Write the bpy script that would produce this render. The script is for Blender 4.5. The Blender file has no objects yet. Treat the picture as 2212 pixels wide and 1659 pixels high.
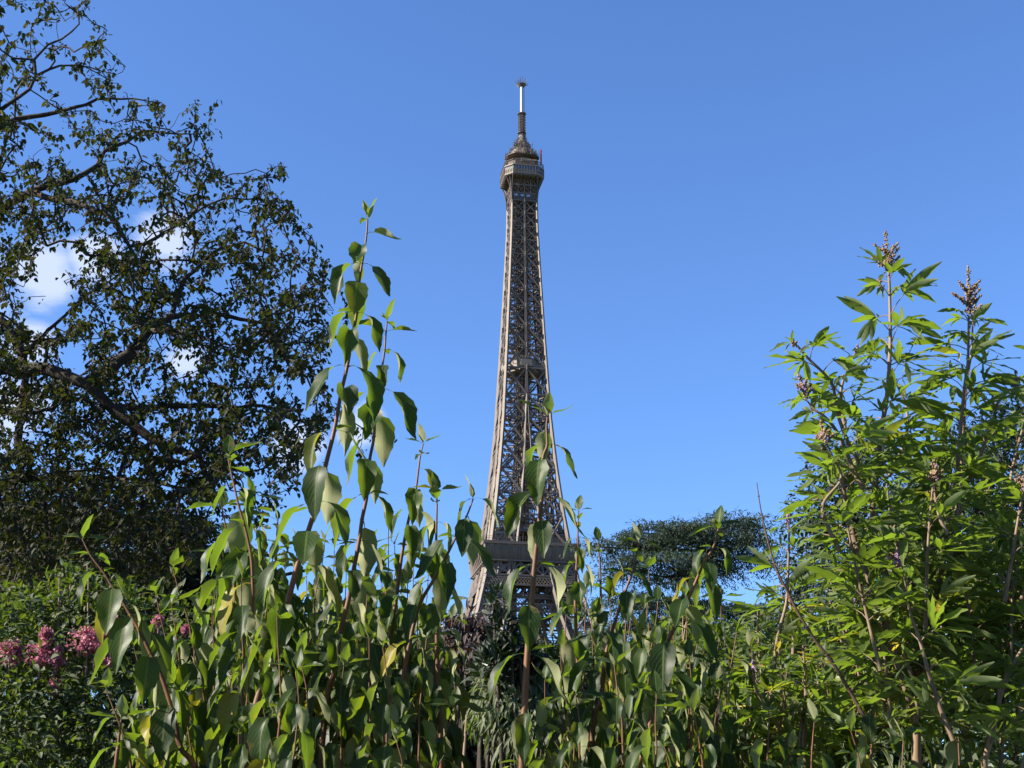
import bpy, math, random
import numpy as np
from mathutils import Vector
R = math.radians
rnd = random.Random(7)
rs = np.random.RandomState(11)
scene = bpy.context.scene
C = scene.collection

# ---------------------------------------------------------------- camera, sky, sun, exposure
F_PX = 1361.0; PITCH = R(20.0); EYE = 1.6
cam_d = bpy.data.cameras.new('camera'); cam = bpy.data.objects.new('camera', cam_d); C.objects.link(cam)
cam.location = (0, 0, EYE); cam.rotation_euler = (math.pi/2 + PITCH, 0, 0)
cam_d.sensor_width = 36; cam_d.lens = F_PX/1024*36; cam_d.clip_start = .05; cam_d.clip_end = 20000
scene.camera = cam
SUN_EL = R(34); SUN_DIR = Vector((-.97*math.cos(SUN_EL), -.243*math.cos(SUN_EL), math.sin(SUN_EL)))   # towards the sun
sun_d = bpy.data.lights.new('sun', 'SUN'); sun_d.energy = 5.0; sun_d.angle = R(.53); sun_d.color = (1, .91, .76)
sun = bpy.data.objects.new('sun', sun_d); C.objects.link(sun)
sun.rotation_euler = SUN_DIR.to_track_quat('Z', 'Y').to_euler()
w = bpy.data.worlds.new('World'); scene.world = w; w.use_nodes = True
nt = w.node_tree; nt.nodes.clear()
out = nt.nodes.new('ShaderNodeOutputWorld'); bg = nt.nodes.new('ShaderNodeBackground')
sky = nt.nodes.new('ShaderNodeTexSky'); sky.sky_type = 'NISHITA'; sky.sun_disc = False
sky.sun_elevation = SUN_EL; sky.sun_rotation = math.atan2(SUN_DIR.x, SUN_DIR.y)
sky.altitude = 50; sky.air_density = 1.0; sky.dust_density = .25; sky.ozone_density = 2.2
# thin white clouds low on the left, mixed into the sky by direction
tc = nt.nodes.new('ShaderNodeTexCoord')
def wn(t, **k):
    n = nt.nodes.new(t)
    for a, b in k.items(): setattr(n, a, b)
    return n
noi = wn('ShaderNodeTexNoise'); noi.inputs['Scale'].default_value = 16; noi.inputs['Detail'].default_value = 9; noi.inputs['Roughness'].default_value = .6
mp = wn('ShaderNodeMapping'); mp.inputs['Scale'].default_value = (1, 1, 2.2)
nt.links.new(tc.outputs['Generated'], mp.inputs['Vector']); nt.links.new(mp.outputs[0], noi.inputs['Vector'])
def direction(X, Y):
    x, y = X/2.1602-512, 384-Y/2.1602
    v = Vector((x, F_PX*math.cos(PITCH)-y*math.sin(PITCH), F_PX*math.sin(PITCH)+y*math.cos(PITCH)))
    return v.normalized()
blobs = [((100, 600), .05), ((200, 565), .04), ((365, 525), .045), ((60, 750), .04), ((400, 775), .035), ((640, 965), .04),
         ((30, 900), .06), ((795, 905), .03), ((775, 925), .03), ((-150, 700), .12)]
acc = None
for (X, Y), r in blobs:
    vd = wn('ShaderNodeVectorMath', operation='DISTANCE'); vd.inputs[1].default_value = direction(X, Y)
    nt.links.new(tc.outputs['Generated'], vd.inputs[0])
    mr = wn('ShaderNodeMapRange'); mr.inputs[1].default_value = r; mr.inputs[2].default_value = 0; mr.inputs[3].default_value = 0; mr.inputs[4].default_value = 1
    nt.links.new(vd.outputs['Value'], mr.inputs[0])
    if acc is None: acc = mr.outputs[0]
    else:
        mx = wn('ShaderNodeMath', operation='MAXIMUM'); nt.links.new(acc, mx.inputs[0]); nt.links.new(mr.outputs[0], mx.inputs[1]); acc = mx.outputs[0]
ad = wn('ShaderNodeMath', operation='ADD'); nt.links.new(acc, ad.inputs[0]); nt.links.new(noi.outputs[0], ad.inputs[1])
mr = wn('ShaderNodeMapRange', interpolation_type='SMOOTHSTEP'); mr.inputs[1].default_value = .9; mr.inputs[2].default_value = 1.32; mr.inputs[3].default_value = 0; mr.inputs[4].default_value = .78
nt.links.new(ad.outputs[0], mr.inputs[0])
mul = wn('ShaderNodeMath', operation='MULTIPLY'); nt.links.new(mr.outputs[0], mul.inputs[0])
gt = wn('ShaderNodeMapRange'); gt.inputs[1].default_value = 0; gt.inputs[2].default_value = .12
nt.links.new(acc, gt.inputs[0]); nt.links.new(gt.outputs[0], mul.inputs[1])
mixc = wn('ShaderNodeMix', data_type='RGBA'); nt.links.new(mul.outputs[0], mixc.inputs[0])
tint_n = wn('ShaderNodeMix', data_type='RGBA', blend_type='MULTIPLY'); tint_n.inputs[0].default_value = 1
tint_n.inputs[7].default_value = (.775, 1.055, 1.5, 1)
nt.links.new(sky.outputs[0], tint_n.inputs[6])
nt.links.new(tint_n.outputs[2], mixc.inputs[6]); mixc.inputs[7].default_value = (5.0, 5.6, 6.9, 1)
nt.links.new(mixc.outputs[2], bg.inputs[0]); bg.inputs[1].default_value = .055
nt.links.new(bg.outputs[0], out.inputs[0])
scene.view_settings.view_transform = 'Standard'; scene.view_settings.look = 'None'
scene.view_settings.exposure = 1.594; scene.view_settings.gamma = 1
scene.cycles.max_bounces = 8; scene.cycles.diffuse_bounces = 3; scene.cycles.transmission_bounces = 4; scene.cycles.glossy_bounces = 2

# ---------------------------------------------------------------- helpers
def at(X, Y, d):
    """point on the sight line through (X, Y) of a 2212-wide view of the photograph, d metres ahead"""
    x, y = X/2.1602-512, 384-Y/2.1602
    k = d/(F_PX*math.cos(PITCH)-y*math.sin(PITCH))
    return np.array((x*k, d, EYE+(F_PX*math.sin(PITCH)+y*math.cos(PITCH))*k))

class MB:
    """collects geometry and links it as ONE mesh object"""
    def __init__(s): s.v = []; s.f = []; s.uv = []; s.t = []; s.n = 0
    def add(s, v, f, uv=None, t=.5):
        v = np.asarray(v, float).reshape(-1, 3); f = np.asarray(f, int)
        s.v.append(v); s.f.append(f+s.n); s.n += len(v)
        s.uv.append(np.zeros((len(v), 2)) if uv is None else np.asarray(uv))
        s.t.append(np.full(len(v), t) if np.isscalar(t) else np.asarray(t))
    def build(s, name, mat, parent=None, smooth=True):
        me = bpy.data.meshes.new(name)
        if s.n:
            V = np.concatenate(s.v)
            me.vertices.add(len(V)); me.vertices.foreach_set('co', V.astype(np.float32).ravel())
            sizes = np.concatenate([np.full(len(f), f.shape[1]) for f in s.f]); idx = np.concatenate([f.ravel() for f in s.f])
            me.loops.add(len(idx)); me.loops.foreach_set('vertex_index', idx.astype(np.int32))
            me.polygons.add(len(sizes)); st = np.concatenate(([0], np.cumsum(sizes)[:-1]))
            me.polygons.foreach_set('loop_start', st.astype(np.int32)); me.polygons.foreach_set('loop_total', sizes.astype(np.int32))
            me.polygons.foreach_set('use_smooth', np.full(len(sizes), smooth))
            uvl = me.uv_layers.new(name='UVMap'); uvl.data.foreach_set('uv', np.concatenate(s.uv)[idx].astype(np.float32).ravel())
            a = me.attributes.new('tint', 'FLOAT', 'POINT'); a.data.foreach_set('value', np.concatenate(s.t).astype(np.float32))
            me.update(calc_edges=True); me.validate()
        me.materials.append(mat)
        o = bpy.data.objects.new(name, me); C.objects.link(o)
        if parent is not None: o.parent = parent
        return o
    def box(s, x0, x1, y0, y1, z0, z1):
        v = [(x, y, z) for z in (z0, z1) for y in (y0, y1) for x in (x0, x1)]
        s.add(v, [(0, 2, 3, 1), (4, 5, 7, 6), (0, 1, 5, 4), (2, 6, 7, 3), (0, 4, 6, 2), (1, 3, 7, 5)])
    def beam(s, a, b, w, h=None, up=(0, 0, 1)):
        a = np.asarray(a, float); b = np.asarray(b, float); h = h or w
        d = b-a; L = np.linalg.norm(d)
        if L < 1e-6: return
        d /= L; u = np.cross(d, up)
        if np.linalg.norm(u) < 1e-3: u = np.cross(d, (0, 1, 0))
        u /= np.linalg.norm(u); q = np.cross(u, d)
        v = [p+u*i*w/2+q*j*h/2 for p in (a, b) for i, j in ((-1, -1), (1, -1), (1, 1), (-1, 1))]
        s.add(v, [(0, 1, 2, 3), (7, 6, 5, 4), (0, 4, 5, 1), (1, 5, 6, 2), (2, 6, 7, 3), (3, 7, 4, 0)])
    def tube(s, pts, rad, n=6, t=.5):
        P = np.asarray(pts, float); m = len(P)
        rad = np.full(m, rad) if np.isscalar(rad) else np.asarray(rad, float)
        T = np.gradient(P, axis=0); T /= np.linalg.norm(T, axis=1)[:, None]+1e-9
        ref = np.array((0.31, 0.2, .1)) if abs(T[0][2]) > .5 else np.array((0, 0, 1.))
        U = np.cross(T, ref); U /= np.linalg.norm(U, axis=1)[:, None]+1e-9; W = np.cross(T, U)
        a = np.arange(n)*2*math.pi/n
        V = P[:, None]+rad[:, None, None]*(np.cos(a)[None, :, None]*U[:, None]+np.sin(a)[None, :, None]*W[:, None])
        i = np.arange(m-1)[:, None]*n; j = np.arange(n)[None]; k = (j+1) % n
        f = np.stack(np.broadcast_arrays(i+j, i+k, i+n+k, i+n+j), -1).reshape(-1, 4)
        L = np.concatenate(([0], np.cumsum(np.linalg.norm(np.diff(P, axis=0), axis=1))))
        uv = np.stack(np.broadcast_arrays((np.arange(n)/n)[None], L[:, None]), -1).reshape(-1, 2)
        s.add(V.reshape(-1, 3), f[:, ::-1], uv, t)
    def blob(s, c, r, t=.5, sq=1.0):
        c = np.asarray(c); o = np.array([(1, 0, 0), (-1, 0, 0), (0, 1, 0), (0, -1, 0), (0, 0, sq), (0, 0, -sq)])*r
        s.add(c+o, [(0, 2, 4), (2, 1, 4), (1, 3, 4), (3, 0, 4), (2, 0, 5), (1, 2, 5), (3, 1, 5), (0, 3, 5)], None, t)

def prof(t, p=.5, q=.9):
    m = p/(p+q); return (t**p)*((1-t)**q)/((m**p)*((1-m)**q))

def leaf(mb, base, az, el, L, W, droop, fold=.25, roll=0., seg=9, cols=5, pet=.12, serr=.05, p=.5, q=.85, t=.5, curl=0., wave=.0, bp=1.9):
    """one leaf with a petiole: midrib bends down under its weight, blade folded along it"""
    ts = np.linspace(0, 1, seg+1)
    petn = 2 if pet > 0 else 0
    S = np.concatenate((np.linspace(-pet, 0, petn, endpoint=False), ts)) if petn else ts
    tt = (S-S[0])/(S[-1]-S[0])
    e = el-droop*(1-(1-tt)**bp)+curl*tt**3
    a = az+roll*.25*tt
    dirs = np.stack((np.cos(e)*np.cos(a), np.cos(e)*np.sin(a), np.sin(e)), -1)
    nor = np.stack((-np.sin(e)*np.cos(a), -np.sin(e)*np.sin(a), np.cos(e)), -1)
    sid = np.cross(nor, dirs)*-1
    ro = roll*(.4+.8*tt)
    s2 = sid*np.cos(ro)[:, None]+nor*np.sin(ro)[:, None]; n2 = nor*np.cos(ro)[:, None]-sid*np.sin(ro)[:, None]
    P = np.asarray(base)+np.concatenate((np.zeros((1, 3)), np.cumsum((dirs[1:]+dirs[:-1])/2*np.diff(S)[:, None]*L, axis=0)))
    wv = np.where(S > 0, prof(np.clip(S, 1e-6, 1), p, q), 0)*W
    wv[-1] = 0; wv = np.maximum(wv, .0011 if L > .06 else .0006)
    wv = wv*(1+serr*np.where(np.arange(len(S)) % 2, 1, -1))
    us = np.linspace(-1, 1, cols)
    f = fold*(1+.4*np.sin(S*9+t*40))
    V = P[:, None]+s2[:, None]*(us[None, :, None]*(wv*np.cos(f))[:, None, None])+n2[:, None]*((np.abs(us)[None]**1.4*(wv*np.sin(f))[:, None])[..., None])
    if wave: V += n2[:, None]*(wave*L*np.sin(S*17+t*31)[:, None]*us[None]*np.abs(us)[None])[..., None]
    m = len(S); i = np.arange(m-1)[:, None]*cols; j = np.arange(cols-1)[None]
    fc = np.stack(np.broadcast_arrays(i+j, i+j+1, i+cols+j+1, i+cols+j), -1).reshape(-1, 4)
    uv = np.stack(np.broadcast_arrays(us[None]*.5+.5, S[:, None]), -1).reshape(-1, 2)
    mb.add(V.reshape(-1, 3), fc, uv, t)

def leaves(mb, P, Dr, N, L, W, bend=.35, fold=.3, tint=None, lobed=False):
    """many small leaves at once: P base, Dr direction, N face normal"""
    n = len(P); Dr = Dr/(np.linalg.norm(Dr, axis=1)[:, None]+1e-9)
    S = np.cross(Dr, N); S /= np.linalg.norm(S, axis=1)[:, None]+1e-9; N = np.cross(S, Dr)
    L = np.broadcast_to(L, n)[:, None]; W = np.broadcast_to(W, n)[:, None]
    if lobed:
        rows = [(.0, .04), (.18, .95), (.42, .72), (.60, .82), (1.0, .03)]
    else:
        rows = [(.0, .06), (.3, .9), (.62, .8), (1.0, .04)]
    vs = []; uvs = []
    for a, b in rows:
        c = P+Dr*L*a-N*L*bend*a*a*(1 if np.isscalar(bend) else 1)
        for u in (-1, 0, 1):
            vs.append(c+S*W*b*u+N*W*b*abs(u)*fold); uvs.append((u*.5+.5, a))
    V = np.stack(vs, 1).reshape(-1, 3); k = len(rows)*3
    fc = []
    for r in range(len(rows)-1):
        for u in range(2): q = r*3+u; fc.append((q, q+1, q+4, q+3))
    fc = np.array(fc)[:, ::-1]
    f = (np.arange(n)[:, None, None]*k+fc[None]).reshape(-1, 4)
    if tint is None: tint = rs.rand(n)
    mb.add(V, f, np.tile(np.array(uvs), (n, 1)), np.repeat(tint, k))

def tag(o, label, cat, group=None, kind=None):
    if label: o['label'] = label
    if cat: o['category'] = cat
    if group: o['group'] = group
    if kind: o['kind'] = kind
    return o
def thing(name, label, cat, loc=(0, 0, 0), group=None):
    o = bpy.data.objects.new(name, None); C.objects.link(o); o.location = loc
    return tag(o, label, cat, group)
def adopt(o, root):
    """parent o, whose mesh is in world coordinates, under root"""
    o.parent = root; o.location = -Vector(root.location); return o

# ---------------------------------------------------------------- materials
def newmat(name):
    m = bpy.data.materials.new(name); m.use_nodes = True; n = m.node_tree; n.nodes.clear()
    return m, n, n.nodes.new('ShaderNodeOutputMaterial')
def ramp(n, stops):
    r = n.nodes.new('ShaderNodeValToRGB'); e = r.color_ramp.elements
    while len(e) < len(stops): e.new(.5)
    for q, (p, c) in zip(e, stops): q.position = p; q.color = (*c, 1)
    return r
def leaf_mat(name, stops, under, trans, tf=.35, rough=.42, vein=.5, vn=13., bump=.15, spec=.5, spots=0.):
    m, n, o = newmat(name); N = n.nodes.new; L = n.links.new
    at_ = N('ShaderNodeAttribute'); at_.attribute_name = 'tint'
    uv = N('ShaderNodeUVMap'); sx = N('ShaderNodeSeparateXYZ'); L(uv.outputs[0], sx.inputs[0])
    def mth(op, a, b=None, c=None):
        k = N('ShaderNodeMath'); k.operation = op
        for i, x in enumerate((a, b, c)):
            if x is None: continue
            if isinstance(x, (int, float)): k.inputs[i].default_value = x
            else: L(x, k.inputs[i])
        return k.outputs[0]
    au = mth('ABSOLUTE', mth('MULTIPLY', mth('SUBTRACT', sx.outputs[0], .5), 2.))
    mid = mth('LESS_THAN', au, .07)
    ph = mth('SUBTRACT', mth('MULTIPLY', sx.outputs[1], vn), mth('MULTIPLY', mth('POWER', au, 1.3), 3.2))
    fr = mth('ABSOLUTE', mth('SUBTRACT', mth('FRACT', ph), .5))
    side = mth('MULTIPLY', mth('LESS_THAN', fr, .07), .55)
    vm = mth('MULTIPLY', mth('MAXIMUM', mid, side), vein)
    rp = ramp(n, stops); L(at_.outputs['Fac'], rp.inputs[0])
    geo = N('ShaderNodeNewGeometry')
    if spots:
        n2 = N('ShaderNodeTexNoise'); n2.inputs['Scale'].default_value = 38; n2.inputs['Detail'].default_value = 5; tc2 = N('ShaderNodeTexCoord'); L(tc2.outputs['Object'], n2.inputs[0])
        m2 = N('ShaderNodeMapRange'); m2.inputs[1].default_value = .66; m2.inputs[2].default_value = .72; m2.inputs[4].default_value = spots; L(mth('MAXIMUM', n2.outputs[0], mth('SUBTRACT', mth('ADD', mth('MULTIPLY', au, .42), n2.outputs[0]), .33)), m2.inputs[0])
        x2 = N('ShaderNodeMix'); x2.data_type = 'RGBA'; L(m2.outputs[0], x2.inputs[0]); L(rp.outputs[0], x2.inputs[6]); x2.inputs[7].default_value = (.10, .065, .02, 1)
        class _o: outputs = [x2.outputs[2]]
        rp = _o
    noi = N('ShaderNodeTexNoise'); noi.inputs['Scale'].default_value = 14; noi.inputs['Detail'].default_value = 4
    tc = N('ShaderNodeTexCoord'); L(tc.outputs['Object'], noi.inputs[0])
    nv = N('ShaderNodeMapRange'); nv.inputs[1].default_value = .25; nv.inputs[2].default_value = .75; nv.inputs[3].default_value = .72; nv.inputs[4].default_value = 1.28
    L(noi.outputs[0], nv.inputs[0])
    hs = N('ShaderNodeHueSaturation'); L(rp.outputs[0], hs.inputs['Color']); L(nv.outputs[0], hs.inputs['Value'])
    mv = N('ShaderNodeMix'); mv.data_type = 'RGBA'; L(vm, mv.inputs[0]); L(hs.outputs[0], mv.inputs[6]); mv.inputs[7].default_value = (.22, .30, .09, 1)
    hu = N('ShaderNodeHueSaturation'); hu.inputs['Color'].default_value = (*under, 1); L(nv.outputs[0], hu.inputs['Value'])
    mu = N('ShaderNodeMix'); mu.data_type = 'RGBA'; L(mth('MULTIPLY', vm, .5), mu.inputs[0]); L(hu.outputs[0], mu.inputs[6]); mu.inputs[7].default_value = (.36, .40, .2, 1)
    mb = N('ShaderNodeMix'); mb.data_type = 'RGBA'; L(geo.outputs['Backfacing'], mb.inputs[0]); L(mv.outputs[2], mb.inputs[6]); L(mu.outputs[2], mb.inputs[7])
    p = N('ShaderNodeBsdfPrincipled'); L(mb.outputs[2], p.inputs['Base Color']); p.inputs['Specular IOR Level'].default_value = spec
    rr = N('ShaderNodeMapRange'); L(geo.outputs['Backfacing'], rr.inputs[0]); rr.inputs[3].default_value = rough; rr.inputs[4].default_value = .75; L(rr.outputs[0], p.inputs['Roughness'])
    t = N('ShaderNodeBsdfTranslucent')
    ht = N('ShaderNodeMix'); ht.data_type = 'RGBA'; ht.blend_type = 'MULTIPLY'; ht.inputs[0].default_value = .4; ht.inputs[6].default_value = (*trans, 1)
    sc = N('ShaderNodeVectorMath'); sc.operation = 'SCALE'; sc.inputs['Scale'].default_value = 1/max(.001, stops[0][1][1]*1.25); L(hs.outputs[0], sc.inputs[0])
    mn = N('ShaderNodeVectorMath'); mn.operation = 'MINIMUM'; mn.inputs[1].default_value = (2.2, 1.5, 1.5); L(sc.outputs[0], mn.inputs[0]); L(mn.outputs[0], ht.inputs[7])
    dv = N('ShaderNodeMix'); dv.data_type = 'RGBA'; L(mth('MULTIPLY', vm, .5), dv.inputs[0]); L(ht.outputs[2], dv.inputs[6]); dv.inputs[7].default_value = (.5, .6, .18, 1)
    L(dv.outputs[2], t.inputs[0])
    if bump:
        b = N('ShaderNodeBump'); b.inputs['Strength'].default_value = bump; b.inputs['Distance'].default_value = .004; b.invert = True
        L(mth('ADD', vm, mth('MULTIPLY', noi.outputs[0], .6)), b.inputs['Height']); L(b.outputs[0], p.inputs['Normal'])
    mx = N('ShaderNodeMixShader'); mx.inputs[0].default_value = tf; L(p.outputs[0], mx.inputs[1]); L(t.outputs[0], mx.inputs[2]); L(mx.outputs[0], o.inputs[0])
    return m
def noise_mat(name, a, b, scale=8, rough=.8, bump=.3, dist=.01, stretch=(1, 1, 1), metal=0., spec=.4, tint=None):
    m, n, o = newmat(name); N = n.nodes.new; L = n.links.new
    tc = N('ShaderNodeTexCoord'); mp = N('ShaderNodeMapping'); mp.inputs['Scale'].default_value = stretch; L(tc.outputs['Object'], mp.inputs[0])
    noi = N('ShaderNodeTexNoise'); noi.inputs['Scale'].default_value = scale; noi.inputs['Detail'].default_value = 7; L(mp.outputs[0], noi.inputs[0])
    r = ramp(n, [(.3, a), (.7, b)]); L(noi.outputs[0], r.inputs[0])
    p = N('ShaderNodeBsdfPrincipled'); L(r.outputs[0], p.inputs['Base Color']); p.inputs['Roughness'].default_value = rough; p.inputs['Metallic'].default_value = metal
    p.inputs['Specular IOR Level'].default_value = spec
    if tint:
        ta = N('ShaderNodeAttribute'); ta.attribute_name = 'tint'; tr = ramp(n, tint); L(ta.outputs['Fac'], tr.inputs[0])
        mm = N('ShaderNodeMix'); mm.data_type = 'RGBA'; mm.blend_type = 'MIX'; mm.inputs[0].default_value = .85; L(r.outputs[0], mm.inputs[6]); L(tr.outputs[0], mm.inputs[7]); L(mm.outputs[2], p.inputs['Base Color'])
    if bump:
        bn = N('ShaderNodeBump'); bn.inputs['Strength'].default_value = bump; bn.inputs['Distance'].default_value = dist; L(noi.outputs[0], bn.inputs['Height']); L(bn.outputs[0], p.inputs['Normal'])
    L(p.outputs[0], o.inputs[0]); return m

M = {}
M['iron'] = noise_mat('tower_paint', (0.0898, 0.0694, 0.0557), (0.1176, 0.0929, 0.0755), scale=.4, rough=.6, bump=0, spec=.4)
M['iron_dark'] = noise_mat('tower_inner_paint', (0.1037, 0.0819, 0.0677), (0.1474, 0.1179, 0.0983), scale=.5, rough=.75, bump=0)
M['iron_pale'] = noise_mat('tower_fascia_paint', (0.1428, 0.1122, 0.0884), (0.1836, 0.1462, 0.1156), scale=.5, rough=.6, bump=0)
M['white'] = noise_mat('mast_white', (0.315, 0.315, 0.315), (0.39, 0.39, 0.3825), scale=2, rough=.4, bump=0)
M['red'] = noise_mat('antenna_red', (0.28, 0.04, 0.032), (0.36, 0.064, 0.048), scale=2, rough=.5, bump=0)
M['glass'] = noise_mat('gallery_glass', (0.04, 0.056, 0.076), (0.064, 0.084, 0.108), scale=1, rough=.12, bump=0, spec=.9)
M['equip'] = noise_mat('equipment_grey', (0.16, 0.16, 0.16), (0.304, 0.304, 0.296), scale=.9, rough=.5, bump=0)
M['big_leaf'] = leaf_mat('drooping_leaf', [(0, (0.005, 0.0144, 0.0035)), (0.5, (0.0086, 0.0228, 0.0042)), (0.9, (0.0177, 0.0388, 0.0058)), (0.97, (0.2, 0.17, 0.015))], (.235, .245, .135), (0.196, 0.2323, 0.0097), tf=.35, rough=.45, vein=.26, vn=8, bump=.5, spec=.2, spots=.5)
M['palm_leaf'] = leaf_mat('palmate_leaf', [(0, (0.0405, 0.0653, 0.0103)), (0.5, (0.0628, 0.087, 0.0125)), (0.9, (0.1013, 0.1261, 0.0171)), (0.96, (0.4254, 0.3307, 0.0228))], (0.1111, 0.1407, 0.0667), (0.2646, 0.364, 0.029), tf=.34, rough=.45, vein=.35, vn=14, bump=.25)
M['tree_leaf'] = leaf_mat('broad_tree_leaf', [(0, (0.0144, 0.0281, 0.0054)), (0.45, (0.0215, 0.0364, 0.0073)), (0.75, (0.0333, 0.0382, 0.0082)), (0.9, (0.0523, 0.0323, 0.0082)), (0.97, (0.1191, 0.1172, 0.0137))], (0.0313, 0.0339, 0.0183), (0.0962, 0.1057, 0.0151), tf=.18, rough=.6, vein=0, bump=0, spec=.25)
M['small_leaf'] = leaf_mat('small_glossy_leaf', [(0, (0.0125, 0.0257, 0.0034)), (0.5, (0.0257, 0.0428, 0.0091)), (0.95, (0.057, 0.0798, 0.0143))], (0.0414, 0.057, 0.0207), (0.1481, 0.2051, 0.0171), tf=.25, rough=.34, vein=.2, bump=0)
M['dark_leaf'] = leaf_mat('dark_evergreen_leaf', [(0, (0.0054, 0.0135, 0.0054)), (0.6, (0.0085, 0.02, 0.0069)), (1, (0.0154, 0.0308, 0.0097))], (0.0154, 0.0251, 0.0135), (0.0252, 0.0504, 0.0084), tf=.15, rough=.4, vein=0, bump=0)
M['purple_leaf'] = leaf_mat('purple_brown_leaf', [(0, (0.0133, 0.0081, 0.0076)), (0.5, (0.0176, 0.0128, 0.0088)), (1, (0.0176, 0.0275, 0.0088))], (0.0353, 0.0235, 0.0235), (0.0588, 0.0294, 0.0147), tf=.2, rough=.4, vein=0, bump=0)
M['narrow_leaf'] = leaf_mat('narrow_leaf', [(0, (0.0278, 0.05, 0.0122)), (0.6, (0.0472, 0.0777, 0.0195)), (0.95, (0.0999, 0.111, 0.0278))], (0.0944, 0.111, 0.0611), (0.1554, 0.2176, 0.0311), tf=.3, rough=.4, vein=.2, bump=0)
M['needle'] = leaf_mat('cedar_needles', [(0, (0.0246, 0.0446, 0.0238)), (0.5, (0.0463, 0.0743, 0.0381)), (1, (0.0819, 0.1129, 0.0524))], (0.0336, 0.0476, 0.0364), (0.0457, 0.0784, 0.0327), tf=.12, rough=.7, vein=0, bump=0, spec=.2)
M['petal'] = leaf_mat('pink_petal', [(0, (0.2398, 0.081, 0.1026)), (0.5, (0.3907, 0.1621, 0.2052)), (1, (0.515, 0.3145, 0.3334))], (0.3404, 0.1532, 0.2042), (0.3663, 0.1465, 0.1954), tf=.3, rough=.6, vein=0, bump=0, spec=.2)
M['bark_dark'] = noise_mat('dark_bark', (0.0263, 0.021, 0.0165), (0.0525, 0.0413, 0.0338), scale=30, rough=.9, bump=.6, dist=.02, stretch=(1, 1, .3), spec=.2)
M['stem_brown'] = noise_mat('red_brown_stem', (0.0638, 0.0255, 0.0105), (0.15, 0.0638, 0.021), scale=40, rough=.6, bump=.5, dist=.002, stretch=(1, 1, .4))
M['stem_tan'] = noise_mat('tan_stem', (0.1125, 0.0713, 0.045), (0.2025, 0.1425, 0.09), scale=25, rough=.75, bump=.5, dist=.003, stretch=(1, 1, .3))
M['spike'] = noise_mat('seed_spike', (.17, .11, .06), (.3, .2, .1), scale=60, rough=.85, bump=0, tint=[(0, (.08, .045, .025)), (.5, (.19, .125, .065)), (.78, (.26, .19, .11)), (.85, (.15, .09, .23)), (1, (.22, .14, .34))])

# ---------------------------------------------------------------- ground
g = MB(); nx = 60
gx = np.sign(np.linspace(-1, 1, nx))*np.abs(np.linspace(-1, 1, nx))**3*6000; gy = np.linspace(-1, 1, nx); gy = np.sign(gy)*np.abs(gy)**3*6000
X_, Y_ = np.meshgrid(gx, gy); rr_ = np.hypot(X_, Y_)
Z_ = .06*np.sin(X_*.7)*np.cos(Y_*.5)*np.clip(rr_/8, 0, 1)*np.clip(60/np.maximum(rr_, 1), 0, 1)
i_ = (np.arange(nx-1)[:, None]*nx+np.arange(nx-1)[None]).ravel()
g.add(np.stack((X_, Y_, Z_), -1).reshape(-1, 3), np.stack((i_, i_+1, i_+nx+1, i_+nx), -1))
tag(g.build('ground', noise_mat('lawn_soil', (.035, .055, .018), (.09, .08, .045), scale=1.5, rough=.95, bump=.6, dist=.05)), None, None, kind='structure')

# ---------------------------------------------------------------- the iron tower
TD = 510.0; THETA = R(10.5)
tower = thing('iron_lattice_tower', 'tall brown iron lattice tower with platforms and a white mast, rising behind the shrubs', 'tower', (4.2, TD, 0))
tower.rotation_euler = (0, 0, THETA)
ZT = [0, 28, 57, 75, 93, 106.6, 121, 133.6, 150.9, 168.5, 198.6, 217.4, 236, 256, 276, 290]
AT = [58, 44, 33, 26, 20.9, 17.6, 15, 13.4, 11.5, 9.95, 8.4, 7.5, 6.7, 5.9, 5.75, 5.7]
aw = lambda z: float(np.interp(z, ZT, AT))-.65
gw = lambda z: float(np.interp(z, [0, 57, 93, 115, 128, 150, 181], [37, 20, 9.6, 5.6, 3.8, 1.7, 0]))
def zof(ysrc, r=0):
    y = ysrc/3.9375; return EYE+(TD-r)*math.tan(PITCH+math.atan((384-y)/F_PX))
def rot(p, k):
    x, y, z = p
    for _ in range(k): x, y = -y, x
    return (x, y, z)
def fp(u, z, k, a=None): a = a or aw(z); return rot((u*a, -a, z), k)
nodes = [zof(y, 6) for y in (786, 835, 887.5, 942, 999, 1064, 1136, 1207, 1284, 1365, 1455)]+[zof(y, 9) for y in (1550, 1642, 1741, 1847, 1944, 2035)]+[117.0]
nodes = sorted(nodes, reverse=True)
split = [z for z in nodes if z < 183]; solid = [z for z in nodes if z >= 170]
up_, inner, gus = MB(), MB(), MB()
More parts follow.
